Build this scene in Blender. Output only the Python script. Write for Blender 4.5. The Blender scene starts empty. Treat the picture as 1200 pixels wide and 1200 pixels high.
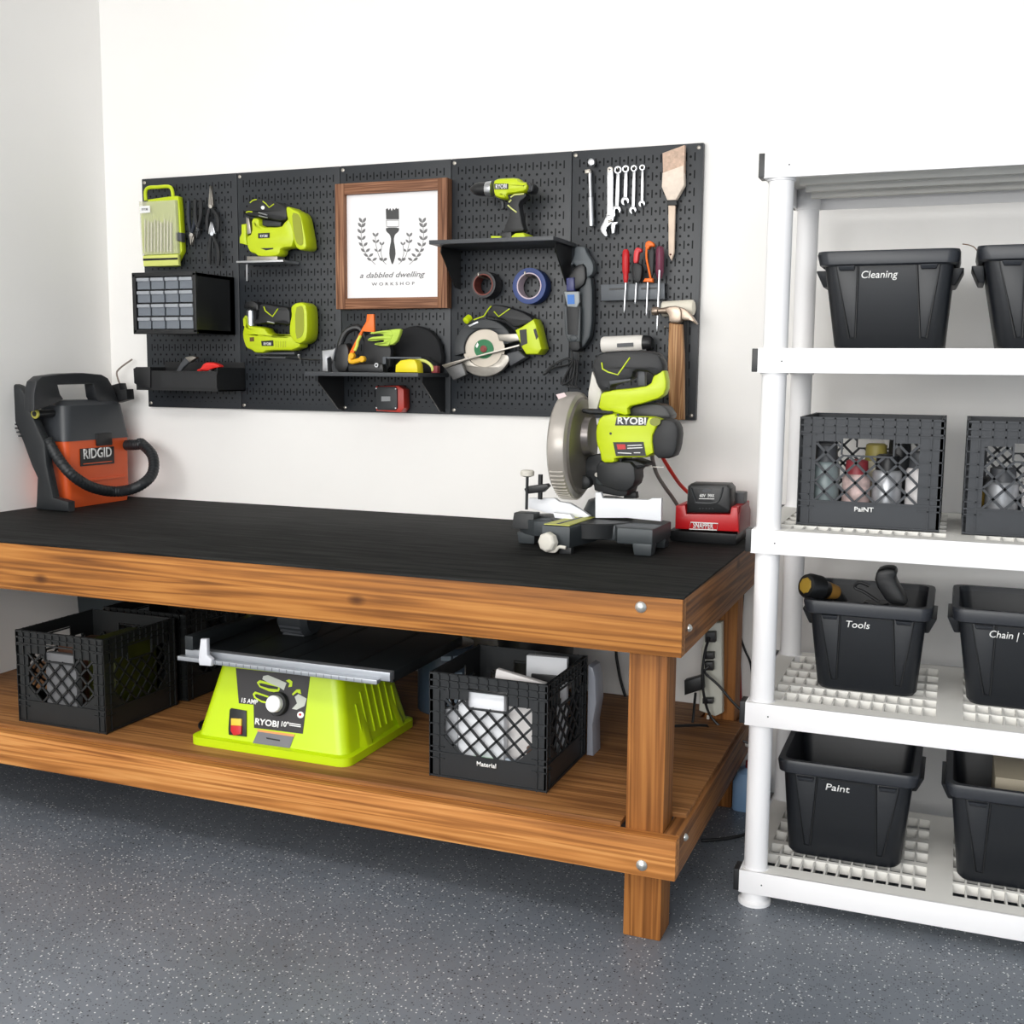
import bpy, bmesh, math, random
from mathutils import Vector, Matrix
from mathutils.geometry import tessellate_polygon
random.seed(7)
V = Vector
SC = bpy.context.scene
COL = SC.collection
PI = math.pi
# ------------------------------------------------------------------ camera model (solved from the pegboard, bench and shelving edges)
CAM = V((2.7695, -3.4095, 1.2965)); YAW, PIT, ROL, FPX = .3743, .124, .0096, 1325.05
_cy, _sy, _cp, _sp = math.cos(YAW), math.sin(YAW), math.cos(PIT), math.sin(PIT)
FW = V((-_sy*_cp, _cy*_cp, -_sp)); _r = V((_cy, _sy, 0)); _u = _r.cross(FW)
RT = _r*math.cos(ROL) + _u*math.sin(ROL); UP = _u*math.cos(ROL) - _r*math.sin(ROL)
def P(x, y, X=None, Y=None, Z=None):
    """a measured picture point placed on the real plane X=, Y= or Z="""
    d = FW*FPX + RT*(x-600) + UP*(600-y)
    if X is not None: t = (X-CAM.x)/d.x
    elif Y is not None: t = (Y-CAM.y)/d.y
    else: t = (Z-CAM.z)/d.z
    return CAM + d*t
def zm(ox, oy, s):
    return lambda *pts: [(ox+a/s, oy+b/s) for a, b in pts]
# ------------------------------------------------------------------ materials
def lin(c):
    c = c/255.0
    return c/12.92 if c <= .04045 else ((c+.055)/1.055)**2.4
MATS = {}
def mat(name, rgb, rough=.5, metal=0., var=0., vscale=20., bump=0., bscale=60., alpha=1., coat=0., spec=.5):
    if name in MATS: return MATS[name]
    m = bpy.data.materials.new(name); m.use_nodes = True
    nt = m.node_tree; b = nt.nodes['Principled BSDF']
    col = tuple(lin(c) for c in rgb) + (1.,)
    b.inputs['Base Color'].default_value = col
    b.inputs['Roughness'].default_value = rough
    b.inputs['Metallic'].default_value = metal
    b.inputs['Specular IOR Level'].default_value = spec
    if coat: b.inputs['Coat Weight'].default_value = coat
    if alpha < 1: b.inputs['Alpha'].default_value = alpha
    tc = nt.nodes.new('ShaderNodeTexCoord')
    if var:
        n = nt.nodes.new('ShaderNodeTexNoise'); n.inputs['Scale'].default_value = vscale; n.inputs['Detail'].default_value = 6
        nt.links.new(tc.outputs['Object'], n.inputs['Vector'])
        r = nt.nodes.new('ShaderNodeValToRGB')
        r.color_ramp.elements[0].position = .3; r.color_ramp.elements[1].position = .7
        r.color_ramp.elements[0].color = tuple(max(0, c*(1-var)) for c in col[:3])+(1,)
        r.color_ramp.elements[1].color = tuple(min(1, c*(1+var)) for c in col[:3])+(1,)
        nt.links.new(n.outputs['Fac'], r.inputs['Fac']); nt.links.new(r.outputs['Color'], b.inputs['Base Color'])
    if bump:
        n2 = nt.nodes.new('ShaderNodeTexNoise'); n2.inputs['Scale'].default_value = bscale; n2.inputs['Detail'].default_value = 4
        nt.links.new(tc.outputs['Object'], n2.inputs['Vector'])
        bp = nt.nodes.new('ShaderNodeBump'); bp.inputs['Strength'].default_value = bump; bp.inputs['Distance'].default_value = .002
        nt.links.new(n2.outputs['Fac'], bp.inputs['Height']); nt.links.new(bp.outputs['Normal'], b.inputs['Normal'])
    MATS[name] = m
    return m
def math_node(nt, op, a, b=None, c=None):
    n = nt.nodes.new('ShaderNodeMath'); n.operation = op
    for i, v in enumerate((a, b, c)):
        if v is None: continue
        if isinstance(v, (int, float)): n.inputs[i].default_value = v
        else: nt.links.new(v, n.inputs[i])
    return n.outputs[0]
def wood(name, axis, dark, mid, light, scale=1., seed=0., knots=True, rough=.55):
    """stained pine: growth-ring bands stretched along one axis, with a few knots"""
    m = bpy.data.materials.new(name); m.use_nodes = True
    nt = m.node_tree; b = nt.nodes['Principled BSDF']; L = nt.links.new
    tc = nt.nodes.new('ShaderNodeTexCoord'); mp = nt.nodes.new('ShaderNodeMapping')
    s = [15., 15., 15.]; s[axis] = .30
    mp.inputs['Scale'].default_value = [q*scale for q in s]; mp.inputs['Location'].default_value = (seed, seed*1.7, seed*.6)
    L(tc.outputs['Object'], mp.inputs['Vector'])
    n1 = nt.nodes.new('ShaderNodeTexNoise'); n1.inputs['Scale'].default_value = 1.6; n1.inputs['Detail'].default_value = 2; n1.inputs['Distortion'].default_value = .6
    L(mp.outputs['Vector'], n1.inputs['Vector'])
    rings = math_node(nt, 'MULTIPLY', n1.outputs['Fac'], 40.)
    rings = math_node(nt, 'SINE', rings)
    rings = math_node(nt, 'MULTIPLY_ADD', rings, .5, .5)
    mp2 = nt.nodes.new('ShaderNodeMapping'); s2 = [160., 160., 160.]; s2[axis] = 5.
    mp2.inputs['Scale'].default_value = s2; L(tc.outputs['Object'], mp2.inputs['Vector'])
    n2 = nt.nodes.new('ShaderNodeTexNoise'); n2.inputs['Scale'].default_value = 1.; n2.inputs['Detail'].default_value = 5
    L(mp2.outputs['Vector'], n2.inputs['Vector'])
    f = math_node(nt, 'MULTIPLY', rings, .36); f = math_node(nt, 'MULTIPLY_ADD', n2.outputs['Fac'], .62, f)
    n3 = nt.nodes.new('ShaderNodeTexNoise'); n3.inputs['Scale'].default_value = 3.; L(tc.outputs['Object'], n3.inputs['Vector'])
    f = math_node(nt, 'MULTIPLY_ADD', n3.outputs['Fac'], .5, f); f = math_node(nt, 'SUBTRACT', f, .245)
    r = nt.nodes.new('ShaderNodeValToRGB'); e = r.color_ramp.elements
    e[0].position = .12; e[0].color = tuple(lin(c) for c in light)+(1,)
    e[1].position = .85; e[1].color = tuple(lin(c) for c in dark)+(1,)
    k = e.new(.45); k.color = tuple(lin(c) for c in mid)+(1,)
    L(f, r.inputs['Fac'])
    out = r.outputs['Color']
    if knots:
        mp3 = nt.nodes.new('ShaderNodeMapping'); s3 = [6., 6., 6.]; s3[axis] = 3.4
        mp3.inputs['Scale'].default_value = s3; mp3.inputs['Location'].default_value = (seed*3.1, seed, seed*2.3)
        L(tc.outputs['Object'], mp3.inputs['Vector'])
        vo = nt.nodes.new('ShaderNodeTexVoronoi'); vo.inputs['Scale'].default_value = 1.; L(mp3.outputs['Vector'], vo.inputs['Vector'])
        sp = nt.nodes.new('ShaderNodeSeparateColor'); L(vo.outputs['Color'], sp.inputs['Color'])
        pick = math_node(nt, 'LESS_THAN', sp.outputs[0], .75)
        kn = nt.nodes.new('ShaderNodeMapRange'); kn.inputs[1].default_value = .045; kn.inputs[2].default_value = .11; kn.inputs[3].default_value = 1; kn.inputs[4].default_value = 0
        L(vo.outputs['Distance'], kn.inputs[0])
        kf = math_node(nt, 'MULTIPLY', kn.outputs[0], pick); kf = math_node(nt, 'MULTIPLY', kf, .8)
        mx = nt.nodes.new('ShaderNodeMixRGB'); mx.inputs['Color2'].default_value = (lin(62), lin(32), lin(14), 1)
        L(kf, mx.inputs['Fac']); L(out, mx.inputs['Color1']); out = mx.outputs['Color']
    L(out, b.inputs['Base Color']); b.inputs['Roughness'].default_value = rough; b.inputs['Specular IOR Level'].default_value = .25
    bp = nt.nodes.new('ShaderNodeBump'); bp.inputs['Strength'].default_value = .12; bp.inputs['Distance'].default_value = .002
    L(f, bp.inputs['Height']); L(bp.outputs['Normal'], b.inputs['Normal'])
    return m
# ------------------------------------------------------------------ mesh building
class MB:
    def __init__(s): s.bm = bmesh.new()
    def loopstack(s, loops, cap0=True, cap1=True, closed=True):
        vs = [[s.bm.verts.new(p) for p in l] for l in loops]
        n = len(loops[0])
        for a, b in zip(vs, vs[1:]):
            for i in range(n if closed else n-1):
                j = (i+1) % n
                try: s.bm.faces.new((a[i], a[j], b[j], b[i]))
                except ValueError: pass
        if cap0: s.bm.faces.new(vs[0][::-1])
        if cap1: s.bm.faces.new(vs[-1])
        return s
    def box(s, x0, x1, y0, y1, z0, z1):
        return s.loopstack([[V((x0,y0,z)), V((x1,y0,z)), V((x1,y1,z)), V((x0,y1,z))] for z in (z0, z1)])
    def obox(s, c, ax, half):
        a, b, d = [V(q).normalized()*h for q, h in zip(ax, half)]; c = V(c)
        return s.loopstack([[c-a-b+e, c+a-b+e, c+a+b+e, c-a+b+e] for e in (-d, d)])
    def frustum(s, r0, z0, r1, z1):
        """rects (x0,x1,y0,y1) at two heights"""
        f = lambda r, z: [V((r[0],r[2],z)), V((r[1],r[2],z)), V((r[1],r[3],z)), V((r[0],r[3],z))]
        return s.loopstack([f(r0, z0), f(r1, z1)])
    def slab(s, pts, d, r=0.):
        """closed outline pushed along the vector d, both rims rounded by r"""
        d = V(d); T = d.length; dn = d.normalized(); pts = [V(p) for p in pts]
        prof = [(0, 0), (T, 0)] if r <= 0 else [(0, r), (.3*r, .3*r), (r, 0), (T-r, 0), (T-.3*r, .3*r), (T, r)]
        n = len(pts); nrm = V((0,0,0)); c = sum(pts, V((0,0,0)))/n
        for i in range(n): nrm += (pts[i]-c).cross(pts[(i+1) % n]-c)
        nrm.normalize()
        off = []
        for i in range(n):
            a = (pts[i]-pts[i-1]); b = (pts[(i+1) % n]-pts[i])
            if a.length < 1e-7 or b.length < 1e-7: off.append(V((0,0,0))); continue
            na = nrm.cross(a.normalized()); nb = nrm.cross(b.normalized()); q = na+nb
            if q.length < .35: q = q.normalized()*.35 if q.length > 1e-6 else na
            off.append(q*(2/(q.length**2)) if q.length > 1.2 else q.normalized()*1.2)
        loops = [[p+o*ins+dn*dep for p, o in zip(pts, off)] for dep, ins in prof]
        flip = nrm.dot(dn) < 0; base = pts
        if flip: loops = [l[::-1] for l in loops]; base = pts[::-1]
        k0 = len(s.bm.verts)
        s.loopstack(loops, False, False); s.bm.verts.ensure_lookup_table()
        tris = tessellate_polygon([base]); m = len(loops)
        for t in tris:
            for off, rev in ((k0, True), (k0+(m-1)*n, False)):
                vs = [s.bm.verts[off+i] for i in t]
                try: s.bm.faces.new(vs[::-1] if rev else vs)
                except ValueError: pass
        return s
    def cyl(s, p0, p1, r0, r1=None, n=20, cap=True):
        return s.lathe(p0, V(p1)-V(p0), [(0, r0), (1, r0 if r1 is None else r1)], n, cap, True)
    def lathe(s, p0, d, prof, n=24, cap=True, frac=False):
        p0 = V(p0); d = V(d); L = d.length if frac else 1.; d = d.normalized()
        a = d.orthogonal().normalized(); b = d.cross(a)
        loops = [[p0+d*(t*L)+(a*math.cos(2*PI*i/n)+b*math.sin(2*PI*i/n))*r for i in range(n)] for t, r in prof]
        return s.loopstack(loops, cap, cap)
    def tube(s, pts, r, n=8, smooth=4, closed=False):
        pts = spline([V(p) for p in pts], smooth, closed)
        loops = []; m = len(pts); prev = None
        for i, p in enumerate(pts):
            if closed: t = pts[(i+1) % m]-pts[i-1]
            else: t = pts[min(i+1, m-1)]-pts[max(i-1, 0)]
            t.normalize()
            if prev is None: a = t.orthogonal().normalized()
            else:
                a = prev-t*prev.dot(t); a = a.normalized() if a.length > 1e-6 else t.orthogonal().normalized()
            prev = a; b = t.cross(a); rr = r(i/(m-1)) if callable(r) else r
            loops.append([p+(a*math.cos(2*PI*k/n)+b*math.sin(2*PI*k/n))*rr for k in range(n)])
        if closed: loops.append(loops[0])
        return s.loopstack(loops, not closed, not closed)
    def ring(s, c, d, ro, ri, t, n=32):
        """flat ring (tape roll): axis d, thickness t"""
        c = V(c); d = V(d).normalized(); a = d.orthogonal().normalized(); b = d.cross(a)
        f = lambda r, h: [c+d*h+(a*math.cos(2*PI*i/n)+b*math.sin(2*PI*i/n))*r for i in range(n)]
        L = [f(ri, 0), f(ro, 0), f(ro, t), f(ri, t), f(ri, 0)]
        return s.loopstack(L, False, False)
    def shell(s, outer, inner_scale, z0, z1, **k): pass
    def build(s, name, m, parent=None, bevel=0., smooth=True, ang=.6, origin=None):
        bm = s.bm
        bmesh.ops.remove_doubles(bm, verts=bm.verts, dist=1e-6)
        bmesh.ops.recalc_face_normals(bm, faces=bm.faces)
        if bevel:
            es = [e for e in bm.edges if len(e.link_faces) == 2 and e.calc_face_angle(0) > .5]
            bmesh.ops.bevel(bm, geom=es, offset=bevel, segments=2, affect='EDGES', profile=.6, clamp_overlap=True)
        off = WORLD[parent.name] if parent is not None else (V(origin) if origin is not None else None)
        if off is None:
            xs = [v.co for v in bm.verts]; lo = V([min(c[i] for c in xs) for i in range(3)]); hi = V([max(c[i] for c in xs) for i in range(3)])
            off = V(((lo.x+hi.x)/2, (lo.y+hi.y)/2, lo.z))
        for v in bm.verts: v.co -= off
        me = bpy.data.meshes.new(name); bm.to_mesh(me); bm.free()
        if smooth:
            for p in me.polygons: p.use_smooth = True
            me.set_sharp_from_angle(angle=ang)
        me.materials.append(m)
        o = bpy.data.objects.new(name, me); COL.objects.link(o)
        WORLD[o.name] = off
        if parent is not None: o.parent = parent
        else: o.location = off
        return o
WORLD = {}
def spline(pts, k, closed=False):
    if k <= 1 or len(pts) < 3: return pts
    out = []; n = len(pts)
    rng = range(n) if closed else range(n-1)
    for i in rng:
        if closed: p0, p1, p2, p3 = pts[i-1], pts[i], pts[(i+1) % n], pts[(i+2) % n]
        else: p0, p1, p2, p3 = pts[max(i-1, 0)], pts[i], pts[i+1], pts[min(i+2, n-1)]
        for j in range(k):
            t = j/k
            out.append(.5*((2*p1)+(p2-p0)*t+(2*p0-5*p1+4*p2-p3)*t*t+(3*p1-p0-3*p2+p3)*t**3))
    if not closed: out.append(pts[-1])
    return out
def chaikin(pts, n=1, q=.22):
    for _ in range(n):
        o = []
        for i in range(len(pts)):
            a, b = pts[i], pts[(i+1) % len(pts)]
            o.append(tuple(a[k]*(1-q)+b[k]*q for k in range(len(a)))); o.append(tuple(a[k]*q+b[k]*(1-q) for k in range(len(a))))
        pts = o
    return pts
def tag(o, label, cat, group=None):
    o['label'] = label; o['category'] = cat
    if group: o['group'] = group
    return o
def thing(name, label, cat, loc=(0, 0, 0), group=None):
    o = bpy.data.objects.new(name, None); COL.objects.link(o); o.location = V(loc); o.empty_display_size = .05
    WORLD[o.name] = V(loc)
    return tag(o, label, cat, group)
def struct(o): o['kind'] = 'structure'; return o
def copy_tree(o, loc=None, rotz=None, label=None, parent=None):
    c = o.copy(); COL.objects.link(c)
    if parent is not None: c.parent = parent
    if loc is not None: c.location = V(loc)
    if rotz is not None: c.rotation_euler.z = rotz
    if label: c['label'] = label
    for ch in list(o.children): copy_tree(ch, parent=c)
    return c
def px(pts, Y): return [P(a, b, Y=Y) for a, b in pts]
def wslab(name, m, parent, pts, yf, yb, r=.004, sm=1):
    """outline measured in the picture, on the real plane y=yf, running back to y=yb"""
    if sm: pts = chaikin(pts, sm)
    mb = MB(); mb.slab(px(pts, yf), (0, yb-yf, 0), r)
    return mb.build(name, m, parent)
def strokes(name, m, parent, lines, Y, r=.0012, smooth=3, n=5):
    if len(lines) <= 4:
        for l in lines: o = MB().tube(px(l, Y), r, n=n, smooth=smooth).build(name, m, parent)
        return o
    mb = MB()
    for l in lines: mb.tube(px(l, Y), r, n=n, smooth=smooth)
    return mb.build(name, m, parent)
def text(name, body, m, parent, org, right, up, h, w=None, shear=0., align='CENTER', depth=.0005, bold=0., space=1.):
    """raised lettering; org = baseline centre (or left), h = cap height, w = width to fit"""
    cu = bpy.data.curves.new(name, 'FONT'); cu.body = body; cu.size = 1.; cu.shear = shear; cu.align_x = align
    cu.offset = bold; cu.space_character = space; cu.resolution_u = 3
    t = bpy.data.objects.new(name+'_t', cu); COL.objects.link(t)
    dg = bpy.context.evaluated_depsgraph_get(); me = bpy.data.meshes.new_from_object(t.evaluated_get(dg))
    bpy.data.objects.remove(t); bpy.data.curves.remove(cu)
    xs = [v.co.x for v in me.vertices]; wid = max(xs)-min(xs)
    sy = h/.70; sx = (w/wid) if w else sy
    right = V(right).normalized(); up = V(up).normalized(); nrm = right.cross(up); org = V(org)
    bm = bmesh.new(); bm.from_mesh(me); bpy.data.meshes.remove(me)
    if depth:
        g = bmesh.ops.extrude_face_region(bm, geom=bm.faces[:])
        for v in [q for q in g['geom'] if isinstance(q, bmesh.types.BMVert)]: v.co.z += 1
    off = WORLD[parent.name]
    for v in bm.verts: v.co = org+right*(v.co.x*sx)+up*(v.co.y*sy)+nrm*(v.co.z*depth)-off
    me = bpy.data.meshes.new(name); bm.to_mesh(me); bm.free(); me.materials.append(m)
    o = bpy.data.objects.new(name, me); COL.objects.link(o); WORLD[o.name] = off; o.parent = parent
    return o
def wtext(name, body, m, parent, c, Y, h, w=None, slope=0., **k):
    """lettering on a wall-parallel face: c = picture point of its baseline centre"""
    p = P(*c, Y=Y); return text(name, body, m, parent, p, (1, 0, slope), (-slope, 0, 1), h, w, **k)
X_, Y_, Z_ = V((1,0,0)), V((0,1,0)), V((0,0,1))
# palette
LIME = mat('lime_plastic', (196, 214, 20), .42, var=.03)
LIME2 = mat('lime_plastic_bright', (188, 216, 10), .38, var=.02)
BLK = mat('black_rubber', (30, 31, 33), .55, var=.1, vscale=60)
BLK2 = mat('black_plastic', (24, 25, 27), .42)
GREY = mat('grey_plastic', (70, 72, 76), .5)
DGREY = mat('dark_grey_plastic', (46, 49, 52), .5)
SIL = mat('silver_metal', (200, 202, 205), .28, metal=.9, bump=.1)
STEEL = mat('brushed_steel', (165, 160, 152), .38, metal=.85, var=.12, vscale=40)
WHT = mat('white_plastic', (238, 238, 238), .5)
PRINT = mat('white_print', (240, 240, 238), .6)
ORG = mat('orange_plastic', (226, 98, 30), .4, var=.03)
RED = mat('red_plastic', (196, 28, 34), .4)
YEL = mat('yellow_plastic', (232, 214, 20), .4)
BLUE = mat('blue_tape', (40, 62, 120), .5)
# ------------------------------------------------------------------ setting
XL = -.1815
def wall_mat(name, rgb):
    return mat(name, rgb, .75, bump=.06, bscale=220, var=.012, vscale=3)
WALLM = wall_mat('white_wall_paint', (247, 245, 242))
def floor_mat():
    m = bpy.data.materials.new('flaked_epoxy_floor'); m.use_nodes = True
    nt = m.node_tree; b = nt.nodes['Principled BSDF']; L = nt.links.new
    tc = nt.nodes.new('ShaderNodeTexCoord')
    base = nt.nodes.new('ShaderNodeTexNoise'); base.inputs['Scale'].default_value = 2.5; base.inputs['Detail'].default_value = 5
    L(tc.outputs['Object'], base.inputs['Vector'])
    rp = nt.nodes.new('ShaderNodeValToRGB'); e = rp.color_ramp.elements
    e[0].color = (lin(100), lin(106), lin(114), 1); e[1].color = (lin(116), lin(122), lin(130), 1); e[0].position = .3; e[1].position = .7
    L(base.outputs['Fac'], rp.inputs['Fac']); out = rp.outputs['Color']
    for sc, thr, lo, hi, colr, ch in ((150, .30, .84, 1.01, (215, 217, 218), 0), (130, .30, .86, 1.01, (26, 27, 32), 1), (88, .19, .88, 1.01, (205, 207, 208), 2), (210, .36, .80, 1.01, (70, 74, 82), 0)):
        vo = nt.nodes.new('ShaderNodeTexVoronoi'); vo.inputs['Scale'].default_value = sc; L(tc.outputs['Object'], vo.inputs['Vector'])
        sp = nt.nodes.new('ShaderNodeSeparateColor'); L(vo.outputs['Color'], sp.inputs['Color'])
        a = math_node(nt, 'LESS_THAN', vo.outputs['Distance'], thr); p = math_node(nt, 'GREATER_THAN', sp.outputs[ch], lo)
        f = math_node(nt, 'MULTIPLY', a, p)
        mx = nt.nodes.new('ShaderNodeMixRGB'); mx.inputs['Color2'].default_value = tuple(lin(c) for c in colr)+(1,)
        L(f, mx.inputs['Fac']); L(out, mx.inputs['Color1']); out = mx.outputs['Color']
    L(out, b.inputs['Base Color']); b.inputs['Roughness'].default_value = .42
    n = nt.nodes.new('ShaderNodeTexNoise'); n.inputs['Scale'].default_value = 60; L(tc.outputs['Object'], n.inputs['Vector'])
    bp = nt.nodes.new('ShaderNodeBump'); bp.inputs['Strength'].default_value = .15; bp.inputs['Distance'].default_value = .002
    L(n.outputs['Fac'], bp.inputs['Height']); L(bp.outputs['Normal'], b.inputs['Normal'])
    return m
FLOORM = floor_mat()
struct(MB().box(XL-.12, 6., -6.2, .12, -.1, 0).build('floor', FLOORM, smooth=False))
struct(MB().box(XL-.12, 6., 0, .12, 0, 2.75).build('wall_back', WALLM, smooth=False))
struct(MB().box(XL-.12, XL, -6.2, 0, 0, 2.75).build('wall_left', WALLM, smooth=False))
struct(MB().box(XL-.12, 6., -6.2, .12, 2.75, 2.85).build('ceiling', WALLM, smooth=False))
# ------------------------------------------------------------------ workbench
BX1, BF, BT, LT = 2.2365, -1.036, .8095, .2607      # right end, front, top of the boards, top of the low rails
DZ = .2725                                          # top of the lower deck
WX = wood('stained_pine_along', 0, (104, 62, 26), (162, 104, 48), (190, 132, 68), 1., 1.3)
WX2 = wood('stained_pine_low_rail', 0, (130, 78, 34), (190, 126, 66), (214, 156, 92), 1.1, 4.2)
WY = wood('stained_pine_end_shaded', 1, (70, 42, 22), (128, 82, 44), (160, 110, 62), 1., 2.1)  # end boards browned darker for the shade on that side
WZ = wood('stained_pine_post', 2, (98, 58, 24), (146, 92, 44), (170, 114, 58), 1., 3.7)
PLY = wood('stained_plywood', 0, (104, 66, 36), (150, 102, 58), (178, 128, 78), .7, 6.1, knots=False)
TOPM = mat('black_stained_top', (30, 31, 32), .75, spec=.14, bump=.25, bscale=25)
def top_mat():
    m = TOPM; nt = m.node_tree; b = nt.nodes['Principled BSDF']; L = nt.links.new
    tc = nt.nodes.new('ShaderNodeTexCoord'); mp = nt.nodes.new('ShaderNodeMapping'); mp.inputs['Scale'].default_value = (2.2, 26, 26)
    L(tc.outputs['Object'], mp.inputs['Vector'])
    n = nt.nodes.new('ShaderNodeTexNoise'); n.inputs['Scale'].default_value = 1.6; n.inputs['Detail'].default_value = 7; n.inputs['Roughness'].default_value = .7
    L(mp.outputs['Vector'], n.inputs['Vector'])
    r = nt.nodes.new('ShaderNodeValToRGB'); e = r.color_ramp.elements
    e[0].position = .40; e[0].color = (lin(15),lin(16),lin(16),1); e[1].position = .78; e[1].color = (lin(52),lin(52),lin(51),1)
    L(n.outputs['Fac'], r.inputs['Fac']); L(r.outputs['Color'], b.inputs['Base Color'])
top_mat()
bench = thing('workbench', 'long stained timber workbench with a black top and a low shelf, against the back wall', 'workbench', (1.03, -.52, 0))
MB().box(XL+.004, BX1+.003, BF-.003, -.004, BT, BT+.006).build('bench_top', TOPM, bench, bevel=.0015)
MB().box(XL+.004, BX1, BF, BF+.038, .679, BT).build('front_apron', WX, bench, bevel=.003)
MB().box(XL+.004, BX1, -.042, -.004, .679, BT).build('back_apron', WX, bench, bevel=.003)
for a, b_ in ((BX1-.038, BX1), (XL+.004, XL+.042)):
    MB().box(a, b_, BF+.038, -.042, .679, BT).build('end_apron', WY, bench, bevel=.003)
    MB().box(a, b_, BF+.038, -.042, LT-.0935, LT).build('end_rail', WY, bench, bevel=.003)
MB().box(XL+.004, BX1, BF, BF+.038, LT-.0935, LT).build('front_rail', WX2, bench, bevel=.003)
MB().box(XL+.004, BX1, -.042, -.004, LT-.0935, LT).build('back_rail', WX2, bench, bevel=.003)
for a in (2.1085, XL+.042):
    for y0 in (BF+.038, -.131):
        MB().box(a, a+.089, y0, y0+.089, 0, BT).build('leg', WZ, bench, bevel=.004)
mb = MB()                                             # plywood deck, notched round the legs
def pt(x, y): return V((x, y, LT))
N0 = BF+.036
mb.slab([pt(XL+.005, N0), pt(2.098, N0), pt(2.098, N0+.10), pt(2.228, N0+.105), pt(2.228, -.138), pt(2.098, -.138), pt(2.098, -.006), pt(XL+.005, -.006)], (0, 0, DZ-LT))
mb.build('lower_deck', PLY, bench, bevel=.001)
BOLT = mat('zinc_bolt', (205, 205, 200), .3, metal=.8)
def bolt(c, d, r=.013):
    c = V(c); MB().lathe(c-V(d)*.004, d, [(0, r), (.006, r), (.009, r*.8), (.012, r*.35), (.0125, .0005)], 14).build('bolt', BOLT, bench)
bolt(P(751, 711.5, Y=BF), (0, -1, 0)); bolt(P(752, 1014, Y=BF), (0, -1, 0))
bolt(P(807, 736, X=BX1), (1, 0, 0), .009); bolt(P(802.5, 981, X=BX1), (1, 0, 0), .009)
# ------------------------------------------------------------------ pegboard panels
ZP, PW, PH = 1.1537, .4064, .8128
def peg_mat():
    m = bpy.data.materials.new('black_slotted_steel'); m.use_nodes = True
    nt = m.node_tree; b = nt.nodes['Principled BSDF']; L = nt.links.new
    tc = nt.nodes.new('ShaderNodeTexCoord'); sx = nt.nodes.new('ShaderNodeSeparateXYZ'); L(tc.outputs['Object'], sx.inputs[0])
    u = math_node(nt, 'DIVIDE', sx.outputs[0], .0254); v = math_node(nt, 'DIVIDE', sx.outputs[2], .0254)
    fu = math_node(nt, 'SUBTRACT', math_node(nt, 'FRACT', u), .5); fv = math_node(nt, 'SUBTRACT', math_node(nt, 'FRACT', v), .5)
    d2 = math_node(nt, 'ADD', math_node(nt, 'MULTIPLY', fu, fu), math_node(nt, 'MULTIPLY', fv, fv))
    hole = math_node(nt, 'LESS_THAN', d2, .0225)
    fs = math_node(nt, 'ABSOLUTE', math_node(nt, 'SUBTRACT', math_node(nt, 'FRACT', math_node(nt, 'ADD', u, .5)), .5))
    s1 = math_node(nt, 'LESS_THAN', fs, .085); s2 = math_node(nt, 'LESS_THAN', math_node(nt, 'ABSOLUTE', fv), .47)
    row = math_node(nt, 'LESS_THAN', math_node(nt, 'FRACT', math_node(nt, 'MULTIPLY', v, .5)), .5)
    slot = math_node(nt, 'MULTIPLY', math_node(nt, 'MULTIPLY', s1, s2), row)
    mk = math_node(nt, 'MAXIMUM', hole, slot)
    # keep a plain rim round the panel
    e1 = math_node(nt, 'MULTIPLY', math_node(nt, 'GREATER_THAN', u, .7), math_node(nt, 'LESS_THAN', u, 15.3))
    e2 = math_node(nt, 'MULTIPLY', math_node(nt, 'GREATER_THAN', v, .9), math_node(nt, 'LESS_THAN', v, 31.1))
    front = math_node(nt, 'LESS_THAN', sx.outputs[1], -.0195)
    mk = math_node(nt, 'MULTIPLY', math_node(nt, 'MULTIPLY', mk, front), math_node(nt, 'MULTIPLY', e1, e2))
    mx = nt.nodes.new('ShaderNodeMixRGB'); mx.inputs['Color1'].default_value = (lin(37), lin(41), lin(46), 1); mx.inputs['Color2'].default_value = (.0035, .0038, .0045, 1)
    L(mk, mx.inputs['Fac']); L(mx.outputs['Color'], b.inputs['Base Color'])
    b.inputs['Roughness'].default_value = .42; L(math_node(nt, 'MULTIPLY_ADD', mk, -.35, .5), b.inputs['Specular IOR Level'])
    bp = nt.nodes.new('ShaderNodeBump'); bp.inputs['Strength'].default_value = .3; bp.inputs['Distance'].default_value = .002; bp.invert = True
    L(mk, bp.inputs['Height']); L(bp.outputs['Normal'], b.inputs['Normal'])
    return m
PEGM = peg_mat()
plab = ['black slotted pegboard panel at the far left, behind the small-parts drawers',
        'black slotted pegboard panel behind the two lime cordless tools',
        'black slotted pegboard panel behind the wood-framed sign',
        'black slotted pegboard panel behind the drill and the circular saw',
        'black slotted pegboard panel at the far right, behind the wrenches and hammer']
for i in range(5):
    x0 = PW*i
    mb = MB().box(x0+.0008, x0+PW-.0008, -.022, -.0005, ZP, ZP+PH)
    o = mb.build('pegboard', PEGM, None, bevel=.003, origin=(x0, 0, ZP))
    tag(o, plab[i], 'pegboard', 'pegboard panels')
    for zz in (ZP+.014, ZP+PH-.014):
        for xx in ((x0+.014,) if i == 0 else (x0+.012,)) + ((x0+PW-.014,) if i == 4 else ()):
            MB().lathe((xx, -.0215, zz), (0, -1, 0), [(0, .006), (.003, .006), (.0045, .003)], 12).build('mounting_screw', STEEL, o)
YP = -.022     # front face of the boards
# ------------------------------------------------------------------ things on the pegboard
def root_at(x, y, Y, name, label, cat, group=None):
    return thing(name, label, cat, P(x, y, Y=Y), group)
CLEAR = mat('clear_plastic', (226, 226, 196), .15, alpha=.38)
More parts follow.
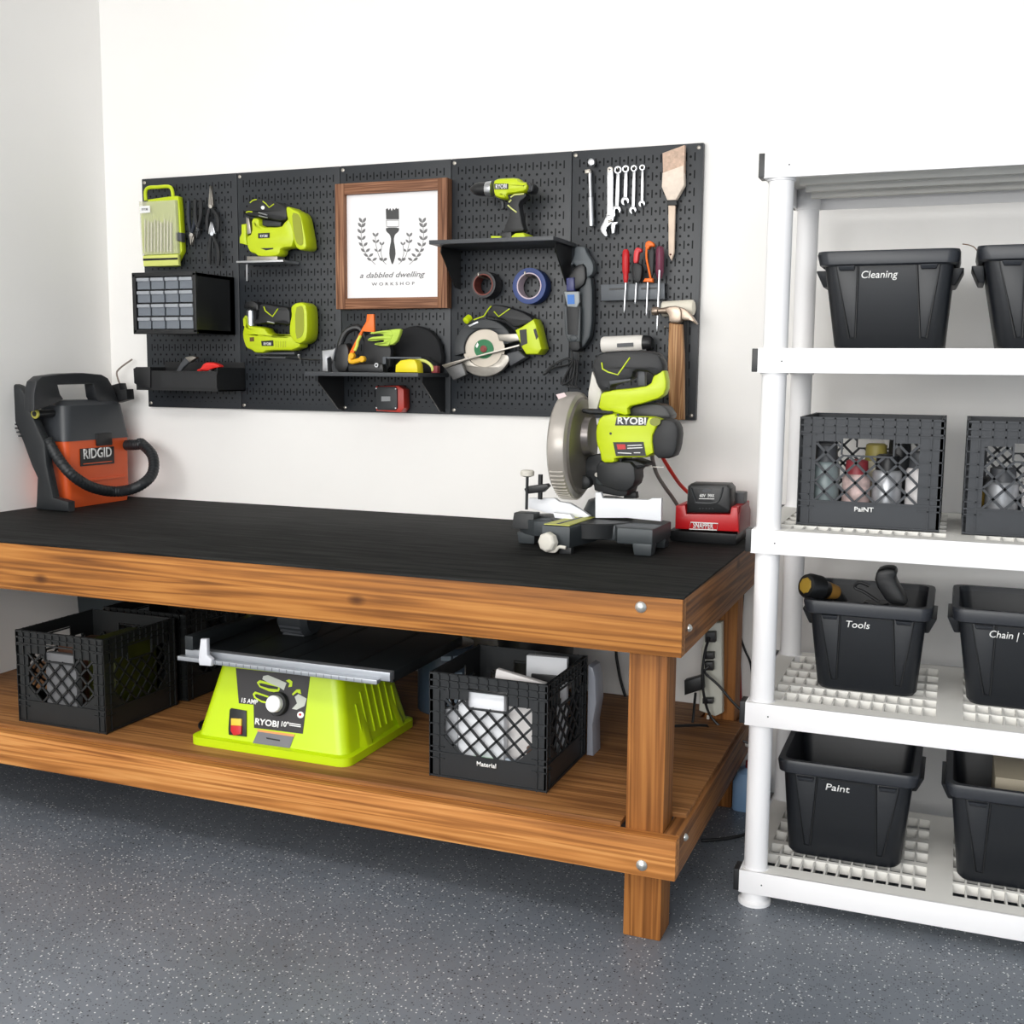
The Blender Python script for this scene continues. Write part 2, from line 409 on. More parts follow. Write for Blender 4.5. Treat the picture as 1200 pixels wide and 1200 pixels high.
# --- bit case
t = root_at(190, 312, -.03, 'bit_case', 'lime drill bit case with a clear lid and carry handle on the pegboard', 'tool case')
q = zm(155, 210, 10)
wslab('case_body', LIME, t, q((90, 250), (505, 190), (548, 205), (592, 1018), (128, 1022)), -.05, YP-.002, .004, 1)
mb = MB(); mb.tube(px(q((160, 250), (155, 150), (190, 100), (300, 92), (420, 85), (465, 120), (480, 215)), -.045), .0062, n=10, smooth=3); mb.build('handle', LIME, t)
wslab('clear_lid', CLEAR, t, q((75, 262), (500, 240), (530, 870), (112, 890)), -.068, -.051, .003, 0)
wslab('lower_band', mat('pale_lime', (216, 222, 120), .4), t, q((118, 895), (532, 880), (540, 1012), (130, 1022)), -.066, -.05, .003, 0)
wslab('label_strip', BLK2, t, q((125, 930), (528, 918), (530, 942), (127, 956)), -.0675, -.066, 0, 0)
wslab('sticker', WHT, t, q((85, 318), (205, 308), (208, 390), (90, 400)), -.0695, -.068, 0, 0)
wtext('lettering', 'RYOBI', BLK2, t, (q((147, 366))[0]), -.0698, .008, .026)
wslab('latch', GREY, t, q((500, 620), (572, 625), (575, 735), (505, 715)), -.064, -.04, .003, 0)
bits = MB()
for k in range(9):
    a, b = q((150+k*38, 470+(k % 3)*18), (150+k*38, 850))
    bits.cyl(P(*a, Y=-.058), P(*b, Y=-.058), .0028+.0007*(k % 3), n=8)
bits.build('bits', STEEL, t)
# --- pliers
def pliers(label, tip, pivot, hl, hr, m_head, m_grip, w=2.2, Y=-.045, spread=0.):
    t = root_at(pivot[0], max(hl[1], tip[1]), Y, 'pliers', label, 'pliers', 'pliers on the left pegboard')
    dx = 1.0
    mb = MB()
    for s in (-1, 1):
        pts = px([(tip[0]+s*.5, tip[1]), (tip[0]+s*w, tip[1]*.5+pivot[1]*.5), (pivot[0]+s*w*1.5, pivot[1]-0), (pivot[0]-s*w*.4, pivot[1])], Y+s*.003)
        mb.slab(pts, (0, .009, 0), .001)
    mb.build('jaws', m_head, t)
    MB().cyl(P(*pivot, Y=Y-.008), P(*pivot, Y=Y+.014), .006, n=14).build('pivot', m_head, t)
    for h in (hl, hr):
        mid = ((pivot[0]*.4+h[0]*.6)+(h[0]-pivot[0])*.35, pivot[1]*.55+h[1]*.45)
        MB().tube(px([pivot, mid, h], Y), lambda u: .0038+.0035*math.sin(u*2.6), n=10, smooth=5).build('handle', m_grip, t)
    return t
q = zm(155, 210, 10)
NAVY = mat('dark_navy_grip', (36, 42, 54), .5)
pliers('needle-nose pliers with a bright nose pointing up', q((915, 75))[0], q((915, 320))[0], q((880, 600))[0], q((1005, 610))[0], STEEL, BLK, w=1.9)
pliers('slip-joint pliers with bright jaws and black grips, below the needle-nose pair', q((925, 495))[0], q((930, 640))[0], q((905, 1000))[0], q((1010, 1010))[0], SIL, BLK, w=2.8, Y=-.052)
pliers('dark cutters with steel jaws pointing down, nearest the lime bit case', q((690, 770))[0], q((690, 650))[0], q((660, 250))[0], q((735, 300))[0], STEEL, NAVY, w=2.2)
pliers('dark-handled pliers hanging between the cutters and the needle-nose pair', q((760, 700))[0], q((765, 590))[0], q((740, 240))[0], q((805, 240))[0], DGREY, BLK, w=2.0, Y=-.05)
# --- small-parts drawers
YO = -.245
tl, tr, bl, br = P(155, 321, Y=YO), P(228, 320, Y=YO), P(157.5, 389, Y=YO), P(230, 391, Y=YO)
x0, x1, z0, z1 = tl.x, tr.x, (bl.z+br.z)/2, tl.z
t = thing('parts_cabinet', 'black small-parts cabinet of sixteen clear grey drawers', 'parts cabinet', (x0+.13, -.13, z0))
mb = MB(); fr = .011
mb.box(x0, x1, -.235, -.024, z0, z0+fr).box(x0, x1, -.235, -.024, z1-fr, z1).box(x0, x0+fr, -.235, -.024, z0, z1).box(x1-fr, x1, -.235, -.024, z0, z1)
mb.box(x0, x1, -.05, -.024, z0, z1)
cw, chh = (x1-x0-2*fr)/4, (z1-z0-2*fr)/4
for i in range(1, 4):
    mb.box(x0+fr+cw*i-.002, x0+fr+cw*i+.002, -.228, -.06, z0+fr, z1-fr); mb.box(x0+fr, x1-fr, -.228, -.06, z0+fr+chh*i-.002, z0+fr+chh*i+.002)
mb.build('cabinet_body', BLK2, t)
mb = MB()
for (a, b, c, d) in ((x0-.003, x1+.003, z0-.004, z0+fr), (x0-.003, x1+.003, z1-fr, z1+.004), (x0-.003, x0+fr, z0, z1), (x1-fr, x1+.003, z0, z1)): mb.box(a, b, YO, -.234, c, d)
mb.build('front_rim', BLK2, t, bevel=.002)
DRW = mat('smoky_drawer_plastic', (112, 118, 126), .3)
DRL = mat('smoky_drawer_lip', (158, 162, 168), .3)
drawer = None
for j in range(4):
    for i in range(4):
        a, c = x0+fr+cw*i+.0035, z0+fr+chh*j+.003
        if drawer is None:
            d = MB().box(a, a+cw-.007, -.238, -.08, c, c+chh-.013).build('drawer', DRW, t)
            MB().box(a, a+cw-.007, -.2435, -.23, c+chh-.017, c+chh-.006).build('drawer_lip', DRL, d, bevel=.001)
            drawer = d; base = (a, c)
        else:
            d = drawer.copy(); COL.objects.link(d); d.parent = t; d.location = (a-base[0], 0, c-base[1])
            for ch in drawer.children: e = ch.copy(); COL.objects.link(e); e.parent = d
# --- jigsaw
def ryobi_label(t, quad, Y, c, h, w, bold=.02):
    wslab('name_plate', BLK2, t, quad, Y-.0015, Y+.002, 0, 0)
    wtext('lettering', 'RYOBI', PRINT, t, c, Y-.0018, h, w, bold=bold)
q = zm(270, 220, 12)
t = root_at(318, 306, -.06, 'jigsaw', 'lime and black cordless jigsaw with a steel shoe, above the other lime tool', 'jigsaw')
YJ = -.095
wslab('tool_body', LIME, t, q((280, 420), (400, 420), (405, 545), (700, 548), (745, 480), (800, 430), (850, 330), (905, 830), (700, 850), (690, 940), (600, 970), (370, 968), (340, 930), (260, 908), (222, 830), (212, 680), (290, 640)), YJ, -.035, .012, 1)
wslab('battery_socket', LIME, t, q((770, 268), (815, 262), (870, 300), (960, 340), (1000, 420), (1068, 800), (1048, 865), (970, 880), (905, 835), (850, 560), (790, 430)), YJ-.008, -.028, .008, 1)
wslab('socket_recess', mat('olive_recess', (150, 158, 40), .5), t, q((865, 350), (950, 365), (985, 440), (1030, 780), (985, 820), (920, 770), (880, 560)), YJ-.0095, YJ-.005, 0, 1)
wslab('front_guard', LIME, t, q((150, 515), (215, 505), (215, 690), (228, 805), (125, 780), (125, 700), (150, 640)), YJ+.006, -.05, .004, 0)
wslab('grip', BLK, t, q((150, 355), (250, 218), (320, 160), (470, 155), (640, 195), (778, 258), (800, 430), (740, 470), (640, 470), (530, 432), (400, 425), (330, 410), (200, 388)), YJ-.004, -.038, .014, 1)
wslab('lower_grip', DGREY, t, q((410, 440), (720, 470), (700, 545), (410, 545)), YJ+.02, -.045, .006, 0)
strokes('accent_stripe', LIME, t, [q((455, 190), (500, 225), (545, 278), (612, 230)), q((275, 210), (320, 175), (370, 165)), q((220, 345), (260, 335), (310, 340))], YJ-.004, .0019, 1)
strokes('trigger', SIL, t, [q((395, 350), (520, 385)), q((400, 395), (525, 425))], YJ-.004, .0022, 1)
MB().cyl(P(*q((455, 280))[0], Y=YJ-.009), P(*q((455, 280))[0], Y=YJ), .0062, n=16).build('lock_button', WHT, t)
ryobi_label(t, q((388, 640), (550, 632), (550, 705), (390, 712)), YJ, q((470, 696))[0], .0085, .029)
wslab('vent_window', BLK, t, q((420, 850), (600, 845), (600, 862), (500, 880)), YJ-.001, YJ+.002, 0, 0)
wslab('blade_clamp', STEEL, t, q((215, 410), (260, 430), (290, 640), (225, 660)), YJ+.012, -.05, .003, 0)
wslab('shoe', SIL, t, q((80, 1030), (390, 1018), (740, 1012), (740, 1042), (390, 1052), (80, 1060)), -.125, -.026, .0015, 0)
wslab('shoe_mount', STEEL, t, q((230, 965), (660, 965), (660, 1020), (230, 1025)), YJ+.008, -.04, .002, 0)
wslab('blade', SIL, t, q((219, 1055), (242, 1055), (240, 1310), (222, 1310)), YJ+.02, YJ+.022, 0, 0)
# --- cordless nailer (lower lime tool)
q = zm(270, 340, 12)
t = root_at(322, 414, -.06, 'cordless_stapler', 'lime and black cordless stapler with a silver front cylinder, below the jigsaw', 'power tool')
wslab('tool_body', LIME, t, q((170, 350), (218, 362), (225, 500), (470, 515), (520, 600), (600, 620), (825, 620), (980, 560), (1010, 640), (960, 850), (500, 850), (460, 885), (330, 885), (280, 840), (210, 820), (165, 700), (155, 600), (180, 500)), YJ, -.035, .012, 1)
wslab('battery_socket', LIME, t, q((820, 620), (822, 490), (850, 345), (840, 280), (850, 220), (900, 180), (1000, 165), (1072, 230), (1082, 560), (1060, 700), (975, 760), (880, 730)), YJ-.01, -.028, .009, 1)
wslab('socket_recess', mat('olive_recess', (150, 158, 40), .5), t, q((910, 250), (1000, 215), (1030, 280), (1035, 560), (1000, 660), (915, 690)), YJ-.0115, YJ-.006, 0, 1)
wslab('grip', BLK, t, q((380, 200), (470, 180), (640, 215), (830, 235), (842, 480), (800, 500), (650, 470), (520, 470), (390, 480), (290, 462), (370, 400)), YJ-.004, -.04, .014, 1)
MB().lathe(P(*q((295, 500))[0], Y=-.07), Z_, [(0, .0165), (.05, .0165), (.056, .012), (.06, .004)], 24).build('front_cylinder', SIL, t)
wslab('cylinder_cap', BLK2, t, q((185, 200), (250, 150), (310, 150), (390, 200), (385, 300), (330, 260), (220, 245), (180, 260)), YJ-.002, -.05, .004, 1)
strokes('accent_stripe', LIME, t, [q((470, 230), (490, 290), (545, 335), (592, 372), (670, 262))], YJ-.005, .002, 1)
strokes('trigger', SIL, t, [q((520, 445), (620, 465))], YJ-.004, .003, 1)
ryobi_label(t, q((432, 715), (600, 705), (605, 785), (440, 785)), YJ, q((520, 772))[0], .0085, .029)
wslab('window', mat('brown_window', (96, 72, 30), .4), t, q((270, 665), (330, 660), (332, 720), (272, 722)), YJ-.001, YJ+.002, 0, 0)
mb = MB()
for k in range(5): mb.slab(px(q((630+k*34, 715), (642+k*34, 715), (642+k*34, 800), (630+k*34, 805)), YJ-.0015), (0, .003, 0))
mb.build('vent_ribs', mat('lime_shade_plastic', (176, 188, 30), .5), t)
wslab('magazine_rail', GREY, t, q((330, 880), (900, 870), (900, 905), (340, 905)), YJ+.015, -.05, .002, 0)
def peg_hook(label, a, b, Y0=-.15):
    t = root_at(b[0], b[1], -.03, 'peg_hook', label, 'hook', 'hooks on the pegboard')
    p0, p1 = P(*a, Y=Y0), P(*b, Y=-.045)
    mb = MB().tube([V((p0.x, YP-.001, p0.z-.006)), V((p0.x, -.09, p0.z-.006)), V((p0.x, Y0+.006, p0.z-.003)), V((p0.x, Y0, p0.z+.004))], .0026, n=8, smooth=4)
    mb.build('hook_wire', STEEL, t)
    MB().lathe(V((p0.x, Y0-.001, p0.z+.003)), Z_, [(0, .004), (.004, .0055), (.008, .004)], 12).build('hook_tip', SIL, t)
peg_hook('small bright peg hook under the lime cordless stapler', q((965, 948))[0], q((1000, 1150))[0])
p0, p1 = P(*q((390, 945))[0], Y=-.1), P(*q((785, 950))[0], Y=-.1)
t = thing('tool_holder', 'grey wire tool holder carrying the lime cordless stapler', 'tool holder', (p0.x, -.03, p0.z-.01))
MB().tube([V((p0.x, YP, p0.z-.005)), V((p0.x, -.105, p0.z)), V((p1.x, -.105, p1.z)), V((p1.x, YP, p1.z-.005))], .003, n=8, smooth=1).build('wire', GREY, t)
MB().box(p0.x-.012, p1.x+.012, YP-.004, YP+.0002, p0.z-.02, p0.z+.01).build('back_plate', DGREY, t, bevel=.001)
# --- wood-framed sign
WF = wood('walnut_frame_upright', 2, (84, 52, 34), (132, 90, 66), (176, 132, 100), 2.4, 8.8)
WFX = wood('walnut_frame_rail', 0, (84, 52, 34), (132, 90, 66), (172, 126, 96), 2.4, 5.1)
YS = -.06
a, b, c, d = P(392.5, 215, Y=YS), P(523.9, 208.6, Y=YS), P(393.7, 361.6, Y=YS), P(523.9, 361.6, Y=YS)
x0, x1, z0, z1 = (a.x+c.x)/2, (b.x+d.x)/2, (c.z+d.z)/2, (a.z+b.z)/2; fw = .034
t = thing('framed_sign', 'white sign with a paintbrush and leaf sprigs in a brown wood frame', 'sign', ((x0+x1)/2, -.04, z0))
MB().box(x0, x0+fw, YS, YP-.001, z0, z1).build('frame_stile', WF, t, bevel=.0015)
MB().box(x1-fw, x1, YS, YP-.001, z0, z1).build('frame_stile', WF, t, bevel=.0015)
MB().box(x0+fw, x1-fw, YS+.001, YP-.001, z0, z0+fw*1.05).build('frame_rail', WFX, t, bevel=.0015)
MB().box(x0+fw, x1-fw, YS+.001, YP-.001, z1-fw*1.05, z1).build('frame_rail', WFX, t, bevel=.0015)
sg = MB().box(x0+fw-.003, x1-fw+.003, -.042, YP-.002, z0+fw-.003, z1-fw+.003).build('sign_board', mat('white_sign_board', (244, 242, 243), .6), t)
q = zm(400, 225, 10); YB = -.0425
INK = mat('charcoal_ink', (78, 78, 78), .8); INK2 = mat('pale_ink', (120, 120, 120), .8)
wslab('brush_bristles', INK, t, q((520, 205), (540, 188), (555, 215), (572, 188), (590, 225), (605, 190), (625, 210), (640, 185), (658, 200), (672, 190), (675, 320), (525, 320)), YB-.0004, YB+.001, 0, 0)
strokes('brush_ferrule', INK2, t, [q((528, 330), (530, 405), (672, 405), (672, 330), (528, 330))], YB, .0011, 1)
wslab('brush_handle', INK, t, q((520, 415), (678, 415), (672, 462), (625, 500), (612, 560), (630, 660), (635, 740), (605, 845), (590, 845), (560, 740), (565, 660), (585, 560), (570, 500), (525, 462)), YB-.0004, YB+.001, 0, 1)
sprig = []
def leaf_row(stem, n, ln, m):
    for k in range(n):
        u = .12+.85*k/(n-1); i = min(int(u*(len(stem)-1)), len(stem)-2); f = u*(len(stem)-1)-i
        x = stem[i][0]*(1-f)+stem[i+1][0]*f; y = stem[i][1]*(1-f)+stem[i+1][1]*f
        for s in (-1, 1):
            lx, ly = x+s*ln*(1-.35*u), y-ln*(.55+.5*u)
            nx, ny = -(ly-y)*.24, (lx-x)*.24; lobes.append(chaikin([(x, y), ((x+lx)/2+nx, (y+ly)/2+ny), (lx, ly), ((x+lx)/2-nx, (y+ly)/2-ny)], 1))
lobes = []
for s in (-1, 1):
    f = lambda *pts: [(598+s*(598-a)*1.0, b) if s > 0 else (a, b) for a, b in pts]
    outer = f((400, 850), (330, 780), (270, 690), (235, 570), (235, 440), (250, 350))
    inner = f((525, 845), (450, 770), (415, 660), (400, 580), (400, 520))
    small = f((500, 820), (465, 720), (475, 620))
    sprig += [outer, inner, small]
    leaf_row(outer, 8, 66, s); leaf_row(inner, 4, 54, s); leaf_row(small, 2, 44, s)
strokes('sprig_stems', INK2, t, [q(*l) for l in sprig], YB, .0009, 3, 4)
mb = MB()
for l in lobes: mb.slab(px(q(*l), YB-.0003), (0, .001, 0))
mb.build('sprig_leaves', INK2, t)
wtext('script_lettering', 'a dabbled dwelling', INK2, t, q((585, 1000))[0], YB, .0175, .240, shear=.34, bold=.004)
wtext('block_lettering', 'WORKSHOP', INK2, t, q((605, 1092))[0], YB, .0095, .158, space=1.7, bold=.012)
# --- shelves on the board
def wall_shelf(label, x0, x1, yf, z, dep=.145):
    t = thing('pegboard_shelf', label, 'shelf', ((x0+x1)/2, -.03, z-dep), 'pegboard shelves')
    MB().box(x0, x1, yf, YP-.0005, z-.0125, z).build('shelf_board', mat('charcoal_shelf', (58, 61, 65), .45), t, bevel=.001)
    for xx in (x0+.012, x1-.016):
        MB().slab([V((xx, YP-.0005, z-.013)), V((xx, yf+.06, z-.013)), V((xx, yf+.055, z-.03)), V((xx, -.06, z-dep)), V((xx, YP-.0005, z-dep-.004))], (.004, 0, 0)).build('bracket', BLK2, t)
    return t
ZU, ZL_ = 1.690, 1.288
wall_shelf('black pegboard shelf on brackets, carrying the lime drill', 1.238, 1.640, -.225, ZU, .13)
wall_shelf('black pegboard shelf on brackets below the framed sign, carrying gloves and a tape measure', .806, 1.212, -.247, ZL_, .125)
# --- drill
q = zm(545, 195, 12); YD = -.155
p = P(*q((600, 985))[0], Y=YD+.03)
t = thing('cordless_drill', 'lime and black cordless drill standing on the upper pegboard shelf', 'drill', (p.x, -.12, ZU))
pc = P(*q((300, 320))[0], Y=-.125); pt_ = P(*q((75, 318))[0], Y=-.125)
MB().lathe(pc, pt_-pc, [(0, .021), (.4, .0205), (.7, .017), (.92, .008), (1., .004)], 24, True, True).build('chuck', BLK2, t)
pa = P(*q((390, 318))[0], Y=-.125); MB().cyl(pa, pc, .0245, .022, 24).build('clutch_collar', SIL, t, bevel=.002)
wslab('motor_housing', LIME, t, q((375, 200), (450, 160), (720, 150), (757, 205), (850, 215), (885, 250), (855, 350), (655, 380), (585, 385), (582, 455), (480, 448), (390, 412)), YD, -.095, .014, 1)
wslab('motor_cap', BLK2, t, q((840, 208), (930, 225), (970, 280), (945, 365), (850, 375), (885, 280)), YD+.004, -.098, .009, 1)
strokes('vent_slits', GREY, t, [q((920, 255), (900, 345)), q((945, 262), (930, 340))], YD+.003, .0016, 1)
wslab('handle', BLK, t, q((585, 390), (660, 398), (850, 365), (862, 420), (750, 510), (770, 640), (805, 830), (835, 905), (700, 920), (520, 945), (555, 840), (630, 660), (590, 560), (615, 470)), YD+.01, -.105, .005, 1)
wslab('trigger', GREY, t, q((490, 478), (535, 478), (542, 560), (530, 602), (497, 600), (512, 545)), YD+.018, -.118, .004, 1)
for nm, pl in (('front_foot', q((358, 925), (500, 928), (500, 985), (362, 988))), ('rear_foot', q((640, 988), (650, 940), (705, 900), (815, 893), (855, 955), (850, 985)))):
    zz = [P(*c, Y=YD-.01) for c in pl]; dz = ZU+.0004-min(v.z for v in zz)
    mb = MB(); mb.slab([V((v.x, v.y, max(v.z+dz, ZU+.0005))) for v in zz], (0, .085, 0), .004); mb.build(nm, LIME, t)
zz = [P(*c, Y=YD) for c in q((495, 925), (650, 920), (650, 985), (495, 985))]
MB().box(zz[0].x, zz[1].x, YD, -.09, ZU+.0006, zz[0].z).build('battery_base', BLK2, t, bevel=.003)
strokes('accent_stripe', mat('pale_stripe', (220, 224, 140), .5), t, [q((640, 435), (690, 400), (830, 385)), q((615, 505), (650, 470)), q((600, 545), (650, 590), (725, 645))], YD+.008, .0022, 1)
ryobi_label(t, q((408, 243), (608, 243), (605, 320), (412, 322)), YD, q((508, 310))[0], .0125, .036)
# --- tape rolls
def tape(label, c, ro, ri, th, m, m_in, yb=-.03):
    p = P(*c, Y=yb-th); t = thing('tape_roll', label, 'tape', (p.x, yb, p.z-ro), 'tape rolls')
    MB().ring((p.x, yb-th, p.z), Y_, ro, ri+.003, th, 40).build('tape_winding', m, t, bevel=.001)
    MB().ring((p.x, yb-th-.0005, p.z), Y_, ri+.0035, ri, th, 40).build('core', m_in, t)
    mb = MB().tube([V((p.x-.004, YP-.0005, p.z+ri-.008)), V((p.x-.004, yb-th-.02, p.z+ri-.006)), V((p.x-.004, yb-th-.026, p.z+ri+.004))], .003, n=8, smooth=3)
    h = mb.build('peg_hook', STEEL, None); tag(h, 'wire peg hook holding '+('the blue tape' if m is BLUE else 'the black tape'), 'hook', 'hooks on the pegboard')
DUCT = mat('black_duct_tape', (34, 33, 36), .45)
tape('roll of black tape with a red-brown face, hung on a peg', (566, 333.5), .042, .030, .055, DUCT, mat('red_brown_core', (122, 62, 52), .6))
tape('wide roll of blue painter tape with a pale core, hung on a peg', (620, 335), .055, .037, .05, BLUE, mat('pale_core', (206, 190, 200), .7))
# --- circular saw
q = zm(515, 345, 9.23); YC = -.085
t = root_at(585, 440, -.05, 'circular_saw', 'lime and black cordless circular saw with a green-centred blade, hung on the pegboard', 'circular saw')
c = q((480, 590))[0]; pc = P(*c, Y=YC); S = .00268/9.23*1.0
def arc(r0, r1, a0, a1, n=28):
    o = [(480+r1*math.cos(math.radians(a0+(a1-a0)*i/n)), 590-r1*math.sin(math.radians(a0+(a1-a0)*i/n))) for i in range(n+1)]
    return o+[(480+r0*math.cos(math.radians(a1+(a0-a1)*i/n)), 590-r0*math.sin(math.radians(a1+(a0-a1)*i/n))) for i in range(n+1)]
full = lambda r, n=44: [(480+r*math.cos(2*PI*i/n), 590-r*math.sin(2*PI*i/n)) for i in range(n)]
wslab('blade', mat('blade_steel', (176, 168, 156), .35, metal=.7, var=.08, vscale=12), t, q(*full(225)), YC+.006, YC+.009, 0, 0)
wslab('blade_label', mat('green_label', (24, 112, 66), .5), t, q(*full(105)), YC+.0045, YC+.006, 0, 0)
wslab('blade_label_mark', PRINT, t, q((390, 560), (410, 520), (425, 545), (405, 580)), YC+.004, YC+.0046, 0, 0)
MB().lathe(P(*c, Y=YC+.0045), (0, -1, 0), [(0, .011), (.004, .011), (.0045, .007), (.0075, .007)], 16).build('arbor_bolt', mat('arbor_red', (120, 52, 48), .4, metal=.3), t)
wslab('upper_guard', DGREY, t, q(*(arc(215, 325, 12, 193))), YC-.004, -.034, .005, 0)
wslab('lower_guard', STEEL, t, q(*arc(195, 300, 205, 345)), YC+.001, YC+.022, .003, 0)
wslab('gear_case', STEEL, t, q((620, 430), (860, 420), (870, 500), (760, 520), (640, 500)), YC-.008, -.04, .005, 0)
wslab('motor_underside', GREY, t, q((720, 640), (850, 600), (935, 680), (760, 780)), YC, -.04, .006, 0)
wslab('handle', BLK, t, q((500, 240), (560, 115), (600, 105), (750, 140), (900, 190), (1000, 250), (1010, 300), (880, 340), (800, 360), (700, 270), (560, 250)), YC-.004, -.035, .007, 1)
wslab('motor_and_battery', LIME, t, q((810, 385), (880, 350), (1015, 262), (1045, 330), (1105, 590), (1060, 650), (930, 650), (880, 570)), YC-.02, -.03, .009, 0)
wslab('battery_slot', BLK2, t, q((865, 385), (940, 375), (950, 530), (880, 560)), YC-.021, YC-.015, 0, 0)
wslab('battery_slot', BLK2, t, q((1015, 380), (1040, 370), (1065, 460), (1045, 490)), YC-.021, YC-.015, 0, 0)
MB().lathe(P(*q((280, 290))[0], Y=YC-.02), P(*q((330, 250))[0], Y=YC)-P(*q((280, 290))[0], Y=YC-.02), [(0, .006), (.1, .011), (.9, .012), (1, .008)], 14, True, True).build('lock_knob', LIME, t)
strokes('accent_stripe', LIME, t, [q((370, 275), (480, 235), (530, 160), (560, 125)), q((590, 185), (640, 240), (760, 155))], YC-.006, .002, 1)
wslab('guard_lever', SIL, t, q((310, 335), (410, 290), (418, 305), (325, 352)), YC-.006, YC, .001, 0)
wslab('base_plate', STEEL, t, q((25, 765), (120, 735), (860, 542), (862, 560), (300, 705), (60, 800)), YC-.02, YC-.001, .0006, 0)
wslab('base_toe', mat('dark_steel', (96, 96, 96), .45, metal=.6, var=.1), t, q((60, 800), (240, 745), (285, 870), (150, 928)), YC-.016, YC-.001, .002, 0)
# --- oscillating tool
q = zm(630, 280, 7.06); YT = -.08
t = root_at(673, 412, -.05, 'corded_multi_tool', 'dark grey corded multi-tool with a blue badge, hanging nose up on the pegboard', 'power tool')
wslab('tool_body', BLK, t, q((222, 435), (345, 435), (352, 560), (345, 800), (355, 930), (255, 930), (250, 820), (232, 780), (220, 600)), YT, -.03, .009, 1)
wslab('side_casing', mat('slate_casing', (52, 58, 62), .45), t, q((330, 400), (400, 300), (455, 330), (450, 780), (380, 900), (345, 900)), YT+.018, -.026, .008, 1)
wslab('grip_edge', mat('slate_casing', (52, 58, 62), .45), t, q((218, 540), (240, 560), (248, 790), (330, 795), (345, 560), (355, 560), (350, 850), (255, 850), (228, 780)), YT-.002, YT+.01, .002, 0)
wslab('head_bracket', mat('slate_head', (84, 90, 94), .5), t, q((305, 60), (390, 60), (402, 110), (462, 200), (460, 285), (400, 330), (330, 320), (310, 200), (260, 230), (300, 140)), YT+.02, -.024, .006, 1)
wslab('nose', BLK2, t, q((240, 320), (300, 220), (390, 200), (400, 360), (330, 420), (240, 425)), YT+.006, -.03, .008, 1)
wslab('collar', mat('navy_collar', (48, 52, 104), .4), t, q((234, 322), (300, 318), (302, 430), (236, 432)), YT-.002, -.05, .004, 0)
wslab('badge_surround', mat('pale_grey_plastic', (150, 156, 160), .45), t, q((218, 436), (342, 434), (345, 520), (325, 565), (245, 560), (235, 520)), YT-.004, YT+.01, .003, 0)
wslab('badge', mat('blue_badge', (36, 108, 190), .4), t, q((245, 462), (303, 460), (306, 538), (248, 540)), YT-.0055, YT-.003, 0, 0)
wslab('speed_dial', mat('slate_casing', (52, 58, 62), .45), t, q(*[(295+32*math.cos(k*PI/8), 822+26*math.sin(k*PI/8)) for k in range(16)]), YT-.004, YT+.01, .002, 0)
MB().tube(px(q((280, 925), (285, 1000), (240, 990), (120, 1050), (50, 1125), (130, 1070), (250, 1040), (300, 1000), (200, 1200), (290, 1150), (340, 1010), (330, 930)), -.06), .0034, n=8, smooth=5).build('power_cord', BLK2, t)
mb = MB()
for k in range(4): mb.tube(px(q((285+k*14, 1000), (260+k*24, 1090), (230+k*30, 1200), (300+k*12, 1230)), -.05-.007*k), .0032, n=6, smooth=4)
mb.build('coiled_cord', BLK2, t)
# --- ratchet, wrenches
q = zm(680, 180, 8); YW = -.04
t = root_at(692, 264, YW, 'ratchet', 'chrome ratchet handle hanging at the left of the wrenches', 'ratchet')
wslab('head', SIL, t, q(*[(100+32*math.cos(k*PI/9), 78+36*math.sin(k*PI/9)) for k in range(18)]), YW-.012, YW+.006, .003, 0)
wslab('drive', STEEL, t, q((40, 150), (90, 140), (96, 180), (42, 188)), YW-.008, YW+.008, .002, 0)
MB().lathe(P(*q((90, 160))[0], Y=YW), P(*q((105, 685))[0], Y=YW)-P(*q((90, 160))[0], Y=YW), [(0, .005), (.05, .006), (.47, .006), (.48, .0085), (.9, .009), (.99, .0085), (1, .006)], 16, True, True).build('shaft', SIL, t)
def wrench(label, a, b, ring_r, jaw_r, wd):
    """combination wrench: ring at a, open jaw at b (picture points)"""
    pa, pb = P(*a, Y=YW), P(*b, Y=YW); d = (pb-pa).normalized(); n = V((-d.z, 0, d.x))
    t = thing('wrench', label, 'wrench', (pb.x, YW, pb.z), 'wrenches on the right pegboard')
    MB().ring(pa-Y_*.005, Y_, ring_r, ring_r*.62, .010, 24).build('ring_end', SIL, t, bevel=.0008)
    c = pa+d*ring_r*.85; e = pb-d*jaw_r*.8
    MB().slab([c-n*wd, c+n*wd, e+n*wd*1.1, e-n*wd*1.1], (0, .005, 0), .001).build('shank', SIL, t)
    th = math.radians(22); dd = d*math.cos(th)+n*math.sin(th); nn = n*math.cos(th)-d*math.sin(th)
    pts = [pb-dd*jaw_r]
    for k in range(1, 11):
        an = -PI+2*PI*k/22*1.0; pts.append(pb+(dd*math.cos(an)+nn*math.sin(-an))*jaw_r*1.0) if k < 9 else None
    rgt = [pb+(dd*math.cos(an)+nn*math.sin(an))*jaw_r for an in [PI-k*.33 for k in range(0, 8)]]
    lft = [pb+(dd*math.cos(an)-nn*math.sin(an))*jaw_r for an in [PI-k*.33 for k in range(0, 8)]]
    tipr, tipl = pb+dd*jaw_r*.95+nn*jaw_r*.5, pb+dd*jaw_r*.95-nn*jaw_r*.5
    pts = rgt+[tipr, pb+dd*jaw_r*.35+nn*jaw_r*.42, pb-dd*jaw_r*.25+nn*jaw_r*.3, pb-dd*jaw_r*.25-nn*jaw_r*.3, pb+dd*jaw_r*.35-nn*jaw_r*.42, tipl]+lft[:0:-1]
    MB().slab([p-Y_*.003 for p in pts], (0, .008, 0), .0008).build('open_jaw', SIL, t)
wrench('combination wrench just right of the adjustable one, the longest of the four', q((355, 155))[0], q((340, 530))[0], .0115, .0135, .0052)
